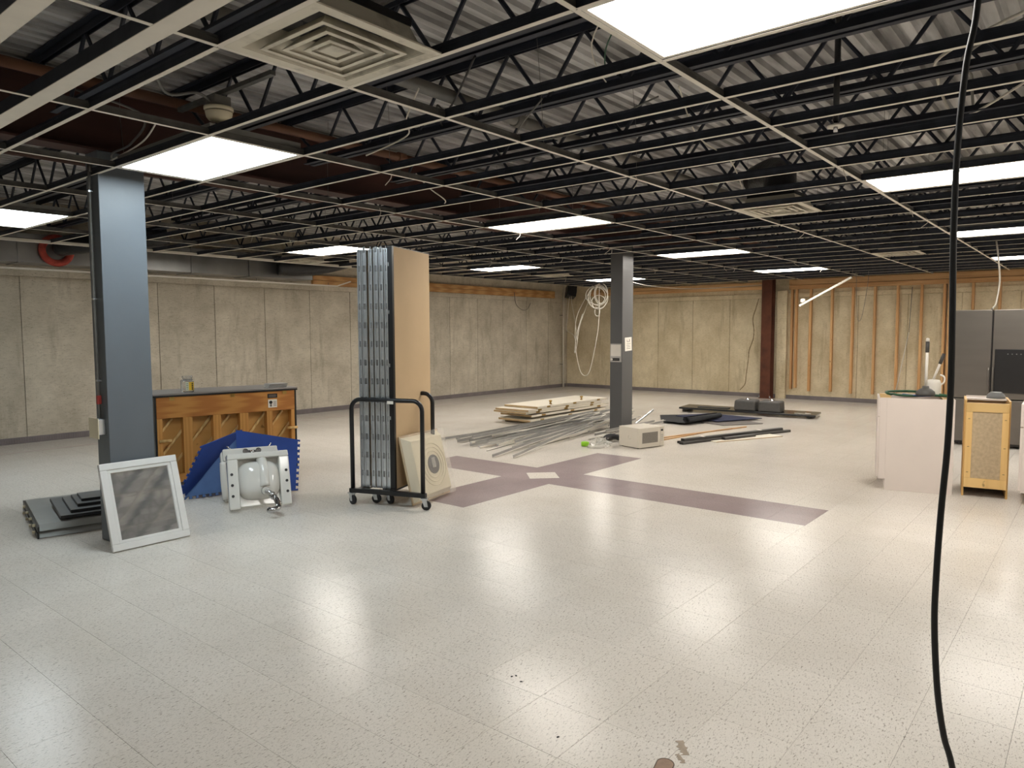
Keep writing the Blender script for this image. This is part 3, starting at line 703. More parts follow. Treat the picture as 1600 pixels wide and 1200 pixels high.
for k, (xp, wp) in enumerate(((.045, .05), (.30, .085), (.58, .075), (.85, .085), (1.12, .06), (PL-.04, .04))):
    B(xp-wp/2, xp+wp/2, .002, .082, .111, .664).build('back_post', M_OAKV, pi_, bevel=.003)
sl = 1.25
for k in range(-4, 9):
    c = -.12+.185*k
    xa = max(.03, c); xb = min(PL-.03, c+.60/sl); xa = max(xa, .03)
    if xb-xa < .06: continue
    MB().bar((xa, .073, .055+(xa-c)*sl), (xb, .073, .055+(xb-c)*sl), .024, .024, (0, 1, 0)).build('rib', M_PINE, pi_, bevel=.006)
for x_, z_ in ((.055, .45), (PL-.09, .47)):
    MB().cyl((x_-.02, -.012, z_), (x_+.09, -.012, z_), .014, n=12).build('handle', M_PINE, pi_, True)
    for xx in (x_-.01, x_+.08): MB().cyl((xx, -.012, z_), (xx, .003, z_), .006, n=8).build('handle_post', M_PINE, pi_)
for x_ in (.16, .74, PL-.13):
    B(x_-.022, x_+.022, -.004, -.0005, .835, .880).build('lid_hinge', M_BRASS, pi_)
lb_ = B(1.10, 1.205, -.003, -.0005, .80, .845).build('black_plate', M_BLACK, pi_)
for z_ in (.812, .826): B(1.112, 1.19, -.0042, -.0031, z_, z_+.007).build('print_line', M_PRINT, lb_)
lb_ = B(1.105, 1.20, -.003, -.0005, .70, .785).build('paper_label', M_PAPER, pi_)
MB().cyl((1.133, -.0031, .755), (1.133, -.005, .755), .018, n=16).build('printed_seal', M_BLACK, lb_)
B(1.122, 1.144, -.0048, -.0031, .71, .735).build('printed_seal', M_PRINT, lb_)
for z_ in (.715, .73, .745, .76): B(1.158, 1.192, -.0042, -.0031, z_, z_+.006).build('print_line', M_PRINT, lb_)
prz = math.atan2(pd.y, pd.x)
def onp(s, t): return (pa.x+pd.normalized().x*s-pd.normalized().y*t, pa.y+pd.normalized().y*s+pd.normalized().x*t)
jx, jy = onp(.335, .10)
jr = thing('plastic_jar', 'clear plastic jar with a yellow label on top of the piano', 'jar', (jx, jy, .903), prz)
MB().box(-.055, .055, -.05, .05, 0, .125).build('jar_body', M_CLEAR, jr, bevel=.018, seg=3)
MB().lathe([(.046, .126), (.046, .140), (.05, .142), (.05, .158), (.046, .160)], 20).build('neck', M_CLEAR, jr, True)
B(.0, .046, -.0525, -.0505, .02, .10).build('yellow_label', M_YELLOW, jr)
for k in range(4): B(.026, .040, -.0545, -.0526, .026+.018*k, .038+.018*k).build('print_mark', M_BLACK, jr)
B(-.028, -.001, -.0525, -.0505, .02, .10).build('white_label', M('label_pale', (206, 216, 190), .5), jr)
for k in range(4): B(-.024, -.006, -.0545, -.0526, .03+.017*k, .036+.017*k).build('print_mark', M_PRINT, jr)
jx, jy = onp(1.24, .13)
for k in range(3):
    bk = thing('flat_box', 'thin grey flat box on the piano top, %s of the three stacked' % ('bottom', 'middle', 'topmost')[k], 'box', (jx+.004*k, jy, .903+.0145*k), prz+.03*k, 'flat boxes on the piano')
    B(-.10, .10, -.07, .07, 0, .012).build('sleeve', M('box_grey', (150, 146, 142), .5, rand=.1), bk, bevel=.002); B(-.101, -.098, -.066, .066, .003, .009).build('page_edge', M_PAPER, bk)

# blue foam mats
def teeth_poly(pts, edges, tw=.055, td=.022):
    """pts: 3-d corners in one plane; edges: indices whose outline gets jigsaw teeth"""
    out = []; n = len(pts); c = sum((Vector(p) for p in pts), Vector())/n
    for i in range(n):
        a, b = Vector(pts[i]), Vector(pts[(i+1) % n]); out.append(a)
        if i in edges:
            d = b-a; L = d.length; k = int(L/tw); d.normalize(); nrm = (c-(a+b)/2); nrm = (nrm-d*nrm.dot(d)).normalized()
            for q in range(k):
                s0 = (q+.25)*L/k; s1 = (q+.75)*L/k
                for s_, o_ in ((s0, 0), (s0-.006, td), (s1+.006, td), (s1, 0)): out.append(a+d*s_+nrm*o_)
    return out
def mat_sheet(label, pts, edges, mat, th_=.013):
    P = teeth_poly(pts, edges); n = len(P)
    nr = (Vector(pts[1])-Vector(pts[0])).cross(Vector(pts[2])-Vector(pts[0])).normalized()*th_
    me = MB().add(P+[p+nr for p in P], [tuple(range(n)), tuple(range(2*n-1, n-1, -1))]+[(i, n+i, n+(i+1) % n, (i+1) % n) for i in range(n)])
    return tag(me.build('foam_mat', mat), label, 'foam mat', 'blue interlocking foam mats')
def plane_fix(p0, p1, p2, p3):     # fourth corner pulled into the plane of the first three
    p0, p1, p2, p3 = map(Vector, (p0, p1, p2, p3)); n = (p1-p0).cross(p2-p0).normalized(); return [p0, p1, p2, p3-n*n.dot(p3-p0)]
mat_sheet('dark blue foam mat leaning at the back, toothed left edge up', plane_fix((.93, 3.74, .012), (1.45, 3.90, .012), (1.66, 3.86, .54), (1.14, 3.83, .47)), (3, 0), M_BLUE)
mat_sheet('paler blue worn foam mat slanting down to the left in front', plane_fix((.94, 3.60, .012), (1.50, 3.50, .012), (1.57, 3.74, .50), (1.30, 3.7, .30)), (0,), M_BLUEL)
mat_sheet('blue foam mat slanting down to the right behind the sinks', plane_fix((1.55, 3.77, .55), (1.36, 3.42, .012), (1.80, 3.14, .012), (2.05, 3.46, .37)), (2,), M_BLUE)

# sinks
def sink_under(loc, rz, lean):
    t = thing('wall_sink', 'white porcelain sink on its edge, underside and chrome trap facing out', 'sink', loc, rz, 'porcelain wall sinks', rx=lean)
    W, Hh = .50, .465
    B(-W/2, W/2, .0, .022, 0.02, Hh).build('rim_slab', M_PORC, t, bevel=.01, seg=3)
    MB().hexa([(-W/2, -.09, Hh-.05), (W/2, -.09, Hh-.05), (W/2, .0, Hh-.045), (-W/2, 0, Hh-.045)], [(-W/2+.005, -.09, Hh), (W/2-.005, -.09, Hh), (W/2, .021, Hh+.004), (-W/2, .021, Hh+.004)]).build('back_ledge', M_PORC, t, bevel=.008, seg=3)
    for s in (-1, 1):
        x0, x1 = sorted((s*W/2, s*(W/2-.085)))
        MB().hexa([(x0, -.05, 0), (x1, -.05, 0), (x1, .0, 0), (x0, .0, 0)], [(x0, -.088, Hh-.05), (x1, -.088, Hh-.05), (x1, .0, Hh-.05), (x0, .0, Hh-.05)]).build('side_flange', M_PORC, t, bevel=.010, seg=3)
        for z in (.11, .20, .29):
            yy = -.05-.038*z/(Hh-.05)-.001
            MB().cyl((s*(W/2-.03), yy-.0015, z), (s*(W/2-.03), yy+.004, z), .012, n=14).build('bolt_hole', M_BLACK, t)
    # bowl: half ellipsoid bulging outwards
    n, mm = 28, 9; vv = []; ff = []
    for a in range(mm+1):
        ph = math.pi/2*a/mm; rr = math.cos(ph)**.55; d = .125*math.sin(ph)
        vv += [(.172*rr*math.copysign(abs(math.cos(2*math.pi*k/n))**.6, math.cos(2*math.pi*k/n)), -d, .235+.165*rr*math.copysign(abs(math.sin(2*math.pi*k/n))**.6, math.sin(2*math.pi*k/n))) for k in range(n)]
    for a in range(mm): ff += [(a*n+k, a*n+(k+1) % n, (a+1)*n+(k+1) % n, (a+1)*n+k) for k in range(n)]
    MB().add(vv, ff).build('bowl', M_PORC, t, True)
    MB().tube([(.03, -.03, .41), (.03, -.072, .36), (.03, -.098, .28), (.03, -.103, .16)], .045, 12, 4).build('overflow_ridge', M_PORC, t, True)
    MB().cyl((.03, -.12, .12), (.03, -.178, .105), .036, .03, n=20).build('drain_boss', M_PORC, t, True)
    tr = MB().tube([(.03, -.178, .104), (.045, -.22, .085), (.06, -.26, .055), (.075, -.30, .02)], .02, 12, 4).build('drain_trap', M_CHROME, t, True)
    MB().tube([(.075, -.30, .02), (.085, -.33, -.03), (.075, -.355, -.07), (.03, -.36, -.085), (.005, -.34, -.075)], .024, 12, 4).build('trap_bend', M_CHROME, tr, True)
    MB().cyl((.056, -.25, .062), (.066, -.28, .035), .029, n=12).build('slip_nut', M_CHROME, tr, True)
    return t
sa = Vector((.98, 2.90)); sb = Vector((1.44, 2.71)); sd_ = sb-sa
sink_under(((sa.x+sb.x)/2, (sa.y+sb.y)/2, .012), math.atan2(sd_.y, sd_.x), R(-22))
s2 = thing('wall_sink', 'white porcelain sink standing behind, chrome faucet on its upper edge', 'sink', (1.36, 3.16, .006), math.atan2(sd_.y, sd_.x)+.02, 'porcelain wall sinks', rx=R(-20))
B(-.25, .25, .0, .10, .003, .46).build('body', M_PORC, s2, bevel=.03, seg=4)
B(-.235, .235, -.035, .02, .36, .468).build('back_ledge', M_PORC, s2, bevel=.012, seg=3)
MB().tube([(-.235, -.01, .02), (-.24, -.015, .2), (-.235, -.01, .35)], .03, 12, 4).build('side_roll', M_PORC, s2, True)
fc = MB().box(-.07, .07, -.075, -.037, .405, .435).build('faucet', M_CHROME, s2, bevel=.008)
for s in (-1, 1):
    MB().cyl((s*.055, -.11, .42), (s*.055, -.06, .42), .024, .018, n=12).build('faucet_handle', M_CHROME, fc, True)
    MB().tube([(s*.06, -.03, .43), (s*.12, -.02, .45), (s*.17, .0, .475), (s*.19, .02, .50)], .006, 8, 4).build('supply_line', M_CHROME, fc, True)
MB().tube([(0, -.07, .42), (0, -.13, .40), (0, -.15, .36)], .016, 12, 4).build('spout', M_CHROME, fc, True)

# ------------------------------------------------------------------ cart with partition panels
cv = Vector((.337, -.941)); cu = Vector((.941, .337)); co = Vector((1.815, 2.36))
CR = math.atan2(cu.y, cu.x)          # local x = depth away from viewer (cu), local y = -cv
ct = thing('panel_cart', 'black tubular steel panel cart on casters with looped ends', 'cart', (co.x, co.y, 0), CR)
def loopU(x, y0, y1, z0, z1, r_=.085):
    P = [(x, y0, z0), (x, y0, z1-r_)]
    for k in range(1, 7): a = math.pi/2*k/6; P.append((x, y0+(y1-y0)/abs(y1-y0)*r_*(1-math.cos(a)), z1-r_+r_*math.sin(a)))
    for k in range(0, 7): a = math.pi/2*k/6; P.append((x, y1-(y1-y0)/abs(y1-y0)*r_*(1-math.sin(a)), z1-r_+r_*math.cos(a)))
    P.append((x, y1, z0)); return P
LV = .70
o = MB().tube(loopU(.0, -.012, -LV+.012, .14, .915), .019, 12, 0).build('front_loop', M_BLACK, ct, True)
B(-.0205, -.019, -.43, -.37, .885, .91).build('white_tag', M_PAPER, o)
MB().tube(loopU(.56, -.012, -LV+.19, .14, .93), .019, 12, 0).build('rear_loop', M_BLACK, ct, True)
B(-.022, .022, -LV-.015, .015, .104, .142).build('front_rail', M_BLACK, ct, bevel=.004)
B(.54, .58, -LV+.10, .015, .104, .142).build('rear_rail', M_BLACK, ct, bevel=.004)
for y_ in (-.06, -.33): B(.023, .539, y_-.02, y_+.02, .106, .138).build('cross_rail', M_BLACK, ct)
def caster_mesh(x, y, a, parent, top=.103):
    r_ = .04
    ca, sa_ = math.cos(a), math.sin(a)
    f = lambda p: (x+p[0]*ca-p[1]*sa_, y+p[0]*sa_+p[1]*ca, p[2])
    fk = MB()
    for s in (-1, 1): fk.hexa([f((-.03, s*.016-.002, r_-.01)), f((.0, s*.016-.002, r_-.01)), f((.0, s*.016+.002, r_-.01)), f((-.03, s*.016+.002, r_-.01))], [f((-.02, s*.016-.002, top-.012)), f((.022, s*.016-.002, top-.012)), f((.022, s*.016+.002, top-.012)), f((-.02, s*.016+.002, top-.012))])
    fk.hexa([f((-.03, -.025, top-.012)), f((.03, -.025, top-.012)), f((.03, .025, top-.012)), f((-.03, .025, top-.012))], [f((-.03, -.025, top-.001)), f((.03, -.025, top-.001)), f((.03, .025, top-.001)), f((-.03, .025, top-.001))])
    o = fk.build('caster', M_GALV, parent)
    MB().cyl(f((-.016, -.012, r_)), f((-.016, .012, r_)), r_, n=20).build('wheel', M_RUBBER, o, True)
    return o
for x_, y_, a in ((0, -.0, 1.15), (0, -LV, 1.9), (.56, .0, .9), (.56, -LV+.14, 1.3), (.10, -.17, 1.7), (.12, -.30, 1.2)): caster_mesh(x_, y_, a, ct)
# galvanised partition panels standing on the cart
pw = [.036, .048, .036, .044, .042, .034]; gaps = [.006, .020, .012, .008, .008, .005]
PLAB = ['leftmost galvanised partition panel on the cart', 'second galvanised partition panel from the left on the cart', 'third galvanised partition panel from the left on the cart',
        'fourth galvanised partition panel from the left on the cart', 'fifth galvanised partition panel from the left on the cart', 'sixth galvanised partition panel from the left, next to the tan one']
yy = -.055
PT = 2.195; P0 = .143
for k in range(6):
    wdt = pw[k]
    p = thing('partition_panel', PLAB[k], 'partition panel', (co.x+cu.x*.06+cu.y*yy, co.y+cu.y*.06-cu.x*yy*-1*1 if False else co.y+cu.y*.06+cu.x*yy, P0), CR, 'partition panels on the cart')
    p.location = (co.x+cu.x*.06-cu.y*yy, co.y+cu.y*.06+cu.x*yy, P0)
    dz = random.uniform(-.012, .006)
    B(.022, .66, -wdt+.004, -.004, 0, PT-P0+dz).build('core_board', M_TAN, p)
    MB().box(0, .0215, -wdt, -wdt+.010, 0, PT-P0+dz).box(0, .0215, -.010, 0, 0, PT-P0+dz).box(.006, .0215, -wdt+.010, -.010, 0, PT-P0+dz).build('edge_stud', M_GALV, p)
    for z in [.10+.16*q for q in range(13)]:
        B(.0045, .0058, -wdt+.013, -.013, z, z+.05).build('stud_slot', M_DUCT, p)
    MB().box(0, .66, -wdt, 0, PT-P0+dz+.0005, PT-P0+dz+.004).build('top_track', M_GALV, p)
    yy -= wdt+gaps[k]
p = thing('partition_panel', 'tan hardboard partition panel with a black edge, rightmost on the cart', 'partition panel', (co.x+cu.x*.05-cu.y*yy, co.y+cu.y*.05+cu.x*yy, P0), CR, 'partition panels on the cart')
B(.03, .70, -.045, 0, 0, PT-P0+.01).build('core_board', M_TAN, p, bevel=.002)
B(0, .0295, -.045, .0, 0, PT-P0+.01).build('edge_stud', M_BLACK, p)
B(.0, .70, -.046, 0, PT-P0+.0105, PT-P0+.016).build('top_track', M_WIREG, p)
for z in (.6, 1.05, 1.5, 1.9): B(-.003, -.0002, -.014, -.006, z, z+.03).build('latch', M_GALV, p)
ytan = yy-.045
wp = thing('wrapped_diffuser', 'square cream ceiling diffuser in clear plastic leaning on the tan panel', 'boxed diffuser', (2.0, 1.945, .004), R(9.), rx=R(-14.5))
wp.location = (co.x+cu.x*.08-cu.y*(ytan-.155), co.y+cu.y*.08+cu.x*(ytan-.155), .006); wp.rotation_euler = (R(-13.5), 0, CR-R(7))
B(0, .60, 0, .012, 0, .60).build('cardboard_back', M_TAN, wp)
v, f = sq_frustum(.285, 0, .24, .065)
mb = MB().add([(.30+a, -.0005-c, .30+b) for a, b, c in v], f); mb.build('sloped_side', M_CREAM, wp)
B(.06, .54, -.067, -.062, .06, .54).build('face_plate', M_CREAM, wp, bevel=.003)
for r_ in (.19, .155, .12):
    MB().tube([(.33+r_*math.cos(2*math.pi*k/32), -.069, .30+r_*math.sin(2*math.pi*k/32)) for k in range(32)], .004, 6, 0, True).build('round_step', M_CREAM, wp, True)
MB().cyl((.33, -.0675, .30), (.33, -.073, .30), .085, n=28).build('duct_opening', M_DARKGREY, wp)
MB().box(.29, .35, -.08, -.074, .27, .36).build('bracket', M_GALV, wp)
v2 = MB().box(-.004, .604, -.078, .014, .0, .604).build('plastic_wrap', M_FILM, wp, bevel=.02, seg=3)

# ------------------------------------------------------------------ middle of the room
# stack of doors
def door(label, x, y, z, rz, L, W, tilt):
    t = thing('door_slab', label, 'door', (x, y, z), rz, 'door slabs stacked on the floor', ry=tilt)
    B(0, L, 0, W, 0, .034).build('slab', M_DOORW, t, bevel=.002)
    B(-.002, -.0002, .003, W-.003, .003, .031).build('raw_edge', M_DOORE, t)
    for xx in (.25, 1.0, 1.75): B(xx, xx+.09, -.004, -.0003, .004, .03).build('hinge', M_BRASS, t)
    return t
D = [('bottom door slab of the stack beside the ceiling tees', 7.10, 4.37, .0, -1.5, 0), ('second door slab from the bottom of the stack', 6.98, 4.42, .036, -2.5, R(-1.2)),
     ('third door slab from the bottom of the stack', 7.05, 4.45, .108, -4., R(-1.)), ('fourth door slab from the bottom of the stack', 6.88, 4.43, .172, -2., 0),
     ('fifth door slab, just under the topmost of the stack', 6.90, 4.40, .208, -1., 0), ('topmost door slab of the stack', 7.12, 4.38, .246, 0., 0)]
for lb, x, y, z, a, tl in D: door(lb, x, y, z, R(a), 2.10, .70, tl)
for k, (x, y, z, a) in enumerate(((7.02, 4.9, .146, .3), (7.6, 4.48, .281, 1.), (8.55, 4.5, .281, .2))):
    t = thing('door_latch', ('brass door latch set between the stacked doors, left end', 'small brass door latch lying on the topmost door', 'brass door knob set standing on the topmost door')[k], 'door hardware', (x, y, z), a)
    B(-.03, .03, -.012, .012, 0, .02).build('latch_case', M_BRASS, t, bevel=.002); MB().lathe([(.010, .0205), (.012, .035), (.026, .045), (.028, .06), (.012, .068)], 14).build('knob', M_BRASS, t, True)

# pile of ceiling tees
def loose_tee(p, q, label, w_=.024, h_=.036, roll=0., bow=0.):
    p, q = Vector(p), Vector(q); d = q-p; L = d.length
    t = thing('ceiling_tee', label, 'ceiling tee', p, math.atan2(d.y, d.x), 'loose ceiling tees in the pile', ry=-math.asin(d.z/L), rx=roll)
    n = 6
    fl_ = MB(); wb_ = MB()
    for k in range(n):
        a, b = L*k/n, L*(k+1)/n; ya, yb_ = bow*math.sin(math.pi*k/n), bow*math.sin(math.pi*(k+1)/n)
        fl_.hexa([(a, ya-w_/2, 0), (b, yb_-w_/2, 0), (b, yb_+w_/2, 0), (a, ya+w_/2, 0)], [(a, ya-w_/2, .002), (b, yb_-w_/2, .002), (b, yb_+w_/2, .002), (a, ya+w_/2, .002)])
        wb_.hexa([(a, ya-.0018, .0022), (b, yb_-.0018, .0022), (b, yb_+.0018, .0022), (a, ya+.0018, .0022)], [(a, ya-.0018, h_), (b, yb_-.0018, h_), (b, yb_+.0018, h_), (a, ya+.0018, h_)])
        wb_.hexa([(a, ya-.005, h_-.008), (b, yb_-.005, h_-.008), (b, yb_+.005, h_-.008), (a, ya+.005, h_-.008)], [(a, ya-.005, h_), (b, yb_-.005, h_), (b, yb_+.005, h_), (a, ya+.005, h_)])
    fl_.build('flange', M_WHITE_METAL, t); wb_.build('web', M_TEEP, t)
    return t
rp = random.Random(11)
GL = 'loose white metal ceiling tee in the tangled pile left of the far column'
for k in range(60):
    f_ = k/60
    ys = 2.95+1.35*rp.random(); xs_ = 4.6+.25*(ys-2.9)+rp.uniform(-.1, .9)
    L = rp.uniform(2.4, 3.5) if rp.random() < .62 else 1.22
    if L < 2: xs_ += rp.uniform(.6, 2.2); ys = 3.05+.7*rp.random()
    ye = 3.15+.65*rp.random()+.12*(ys-3)
    d = Vector((2.9, ye-ys, 0)).normalized()*L
    z0 = .008+.10*f_*rp.random(); z1 = .012+.17*f_
    q = Vector((xs_, ys, z0))+d; q.z = z1
    if q.x > 6.75 and q.y < 3.02: q.y = 3.04+rp.random()*.2
    loose_tee((xs_, ys, z0), q, GL, roll=rp.choice([0, 0, R(178), R(80), R(-75)]), w_=rp.choice([.024, .03, .042]), bow=rp.uniform(-.03, .05)) if True else None
for lb, p, q in (('front left loose ceiling tee poking toward the purple cross', (4.30, 2.90, .006), (6.7, 3.15, .12)), ('front right loose ceiling tee poking toward the purple cross', (4.42, 2.68, .006), (6.6, 3.0, .15)),
                 ('loose ceiling tee reaching farthest left on the floor', (4.9, 4.34, .006), (6.5, 3.9, .06))):
    loose_tee(p, q, lb, .028, .036, bow=.04)
for k in range(14):    # shorter tees pushed to the right behind the microwave and round the column foot
    x = 6.0+rp.random()*.7; y = 2.50+rp.random()*.14
    q = (x+1.15, 2.60-.35*rp.random()+(.0 if x+1.15 < 6.9 else -.05), .02+.012*k)
    loose_tee((x-.1, y, .01+.010*k), (x+1.15, min(2.66, y+rp.uniform(-.12, .06)), .014+.011*k), 'short ceiling tee in the heap between microwave and far column', roll=rp.choice([0, R(180), R(85)])) 
tag(MB().bar((7.05, 2.55, .16), (7.7, 2.62, .30), .02, .02).build('metal_angle', M_GALV), 'short metal angle sticking up beside the far column foot', 'metal angle')

# microwave
mw = thing('microwave', 'white microwave oven with a grey window standing on the floor', 'microwave', (5.93, 1.86, 0), math.atan2(-.276, .961))
w_, d_, h_ = .445, .37, .262
B(0, w_, .022, d_, .008, h_).build('case', M_MICRO, mw, bevel=.006)
B(.0, w_-.075, 0, .021, .010, h_-.002).build('door', M_MICRO, mw, bevel=.004)
B(.055, w_-.115, -.003, -.0005, .065, h_-.06).build('window', M_MWIN, mw)
B(w_-.073, w_, .0, .021, .010, h_-.002).build('control_panel', M_MICRO, mw, bevel=.004)
B(w_-.058, w_-.02, -.0025, -.0005, h_-.06, h_-.035).build('display', M_BLACK, mw)
for r_ in range(4):
    for c_ in range(3): B(w_-.057+.014*c_, w_-.047+.014*c_, -.0022, -.0005, .075+.024*r_, .09+.024*r_).build('key', M('key_grey', (190, 184, 172), .5), mw)
for x_ in (.03, w_-.03):
    for y_ in (.05, d_-.04): MB().cyl((x_, y_, 0), (x_, y_, .0078), .014, n=10).build('foot', M_BLACK, mw)
MB().tube([(-.002, .17+.025*math.cos(a*.35), .135+.025*math.sin(a*.35)) for a in range(10, 22)], .002, 6, 0).build('side_dent', M('dent', (180, 172, 160), .4), mw)
# plastic bag with green lid
bg = thing('plastic_bag', 'crumpled clear plastic bag with a bright green cap beside the microwave', 'plastic bag', (5.80, 2.36, 0))
rb = random.Random(3)
vv = []; n, mm = 18, 8
for a in range(mm+1):
    ph = math.pi*.5*a/mm
    for k in range(n):
        th_ = 2*math.pi*k/n; rr = (.20 if abs(math.cos(th_)) > .5 else .14)*math.cos(ph)*rb.uniform(.75, 1.1)
        vv.append((rr*math.cos(th_), rr*math.sin(th_)*.8, max(.003, .11*math.sin(ph)*rb.uniform(.6, 1.15))))
ff = [(a*n+k, a*n+(k+1) % n, (a+1)*n+(k+1) % n, (a+1)*n+k) for a in range(mm) for k in range(n)]
MB().add(vv, ff).build('bag_film', M('bag_film', (226, 224, 216), .25, 0, .05, 5, alpha=.45, coat=.3), bg)
MB().lathe([(.045, .0), (.052, .01), (.052, .045), (.046, .055), (.02, .06)], 18, (-.09, .17, .004)).build('green_cap', M_GREEN, bg, True)
for k in range(7): MB().bar((-.02+.03*k, .02-.03*(k % 3), .085+.008*(k % 2)), (.0+.03*k, .03-.03*(k % 3), .10), .016, .004).build('printed_mark', M_PRINT, bg)
tag(MB().tube([(5.94, 2.36, .035), (6.02, 2.42, .07), (6.14, 2.43, .09), (6.28, 2.42, .07), (6.4, 2.44, .035)], [.035]*20, 8, 4).build('black_cloth', M_MATB, smooth=True), 'black crumpled cloth wedged behind the microwave', 'cloth')

# wooden strips, corner guards, boards
for k, (p, q) in enumerate((((6.9, 2.10, .008), (8.77, 1.60, .012)), ((6.75, 1.98, .008), (8.0, 1.83, .008)))):
    t = tag(MB().bar(p, q, .03, .016).build('wood_strip', M_DOWEL, bevel=.003), ('long thin wooden strip on the floor right of the microwave', 'shorter thin wooden strip on the floor touching the long one')[k], 'wood strip', 'wood strips on the floor')
bd = thing('white_board', 'flat white board on the floor under the charcoal edging', 'board', (7.05, 1.33, 0), math.atan2(-.5, 1.07))
B(0, 1.2, 0, .24, 0, .012).build('panel', M_DOORW, bd, bevel=.002); B(.0, 1.2, -.0015, -.0002, .002, .010).build('edge_band', M_DOORE, bd)
ba = math.atan2(-.70, 2.10)
for k, (dx, dy, z, L) in enumerate(((.0, .02, .013, 2.2), (.04, .095, .013, 2.1), (.06, .05, .049, 2.0), (.72, -.055, .013, .62))):
    t = thing('edge_strip', ('front long charcoal edging strip on the floor', 'back long charcoal edging strip on the floor', 'charcoal edging strip on top of the other two', 'short charcoal edging offcut on the white board')[k], 'edging strip',
              (6.60+dx*math.cos(ba)-dy*math.sin(ba), 1.60+dx*math.sin(ba)+dy*math.cos(ba), z-.012 if k < 3 else z+.001), ba, 'charcoal edging strips')
    MB().prism([(-.034, 0), (.034, 0), (.034, .03), (.02, .034), (-.02, .034), (-.034, .03)], lambda u, v, s_: (s_, u, v), 0, L).build('extrusion', M_DARKGREY, t)
    MB().prism([(-.026, .006), (.026, .006), (.026, .026), (-.026, .026)], lambda u, v, s_: (s_, u, v), -.002, -.0002).build('hollow_end', M_BLACK, t)
    if k == 2:
        for s_ in (.35, 1.5): B(s_, s_+.04, -.036, .036, .0345, .036).build('tape', M_PAPER, t)
# counter top upside down with double sink
ctp = thing('counter_top', 'black counter slab lying on the floor with two grey basins on it', 'counter top', (10.12, 3.40, .0), math.atan2(-2.28, .34), ry=R(.6))
B(0, 2.35, 0, .62, .06, .092).build('slab', M_CTOP, ctp, bevel=.004)
B(.05, .09, .05, .57, .004, .0595).build('batten', M_DARKGREY, ctp); B(2.2, 2.25, .05, .57, .03, .0595).build('batten', M_DARKGREY, ctp)
for k, x_ in enumerate((.98, 1.40)):
    bo = MB().hexa([(x_, .03, .0925), (x_+.38, .03, .0925), (x_+.38, .44, .0925), (x_, .44, .0925)], [(x_+.012, .042, .275), (x_+.368, .042, .275), (x_+.368, .43, .275), (x_+.012, .43, .275)]).build('basin', M_SINKG, ctp, bevel=.03, seg=3)
    MB().lathe([(.055, .2755), (.05, .285), (.03, .29), (.02, .305)], 20, (x_+.19, .24, 0)).build('drain_flange', M_CHROME, bo, True)
MB().tube([(2.0, .1, .098), (2.15, .06, .10), (2.25, .15, .098), (2.15, .22, .098)], .006, 8, 5).build('loose_wire', M_WIREW, ctp, True)
B(.30, .85, .15, .34, .0925, .104).build('tray_recess', M_DARKGREY, ctp, bevel=.004)
def flat(name, label, cat, pts, z0, z1, mat):
    return tag(MB().prism(pts, fl, z0, z1).build(name, mat), label, cat)
flat('navy_sheet', 'navy blue sheet lying under the black roll by the counter', 'sheet', [(9.0, 2.15), (9.85, 1.75), (9.98, 2.75), (9.3, 3.05)], .024, .034, M_NAVY)
flat('grey_board', 'thin dark grey board at the bottom of the heap by the counter', 'board', [(8.75, 1.95), (9.35, 1.55), (9.72, 2.25), (9.0, 2.8)], .0, .012, M('board_mid_grey', (112, 106, 102), .6))
flat('black_mat', 'flat black mat left of the roll, between counter and column', 'mat', [(8.4, 2.85), (8.85, 2.35), (9.8, 2.9), (9.3, 3.35)], .0125, .0235, M_MATB)
rl = thing('rubber_roll', 'black rubber sheet rolled up, open end facing the microwave', 'rubber roll', (8.42, 2.42, .034), R(-8))
P = []
for k in range(46):
    a = k*.30; rr = .02+.0012*k; P.append((rr*math.cos(a), .057+rr*.72*math.sin(a)))
sp_ = MB(); n = len(P); Lr = .95
vv = [(0, u, v) for u, v in P]+[(Lr, u*.9, v) for u, v in P]+[(0, u*.93, .057+(v-.057)*.93) for u, v in P]+[(Lr, u*.84, .057+(v-.057)*.93) for u, v in P]
ff = [(k, k+1, n+k+1, n+k) for k in range(n-1)]+[(2*n+k, 3*n+k, 3*n+k+1, 2*n+k+1) for k in range(n-1)]+[(k, 2*n+k, 2*n+k+1, k+1) for k in range(n-1)]
sp_.add(vv, ff).build('rolled_sheet', M_MATB, rl, True)
B(-.02, .9, .03, .42, .001, .007).build('loose_flap', M_MATB, rl)

# ------------------------------------------------------------------ right: kitchen cabinets, refrigerator
def shell_cab(name, label, x, y, rz, W, Dp, extras):
    t = thing(name, label, 'cabinet', (x, y, 0), rz); return t
ca = thing('base_cabinet', 'white base cabinet side-on at the right, hose and plunger on top', 'cabinet', (5.42, -1.63, 0), math.atan2(.54, -.13)-math.pi/2)
# local: x away from viewer (depth of the box), y to the left; side panel faces -x
W_, D_ = .62, .56
B(0, .018, 0, W_-.075, 0, .865).build('side_panel', M_CABW, ca, bevel=.001)
B(0, .018, W_-.0745, W_-.02, .105, .865).build('side_panel_front', M_CABW, ca)
B(D_-.018, D_, 0, W_-.02, 0, .865).build('side_panel', M_CABW, ca)
B(.019, D_-.019, .0, .006, .10, .865).build('back_panel', M_CABW, ca)
B(.019, D_-.019, .007, W_-.02, .105, .123).build('bottom_shelf', M_CABW, ca)
B(.019, D_-.019, .007, .09, .846, .864).build('top_stretcher', M_PINE, ca); B(.019, D_-.019, W_-.11, W_-.021, .846, .864).build('top_stretcher', M_PINE, ca)
B(.019, D_-.019, W_-.085, W_-.075, 0, .104).build('toe_kick', M_CABW, ca)
d_ = B(.004, D_-.004, W_-.019, W_, .12, .685).build('door', M_CABW, ca, bevel=.002)
B(.004, D_-.004, W_-.019, W_, .69, .86).build('drawer_front', M_CABW, ca, bevel=.002)
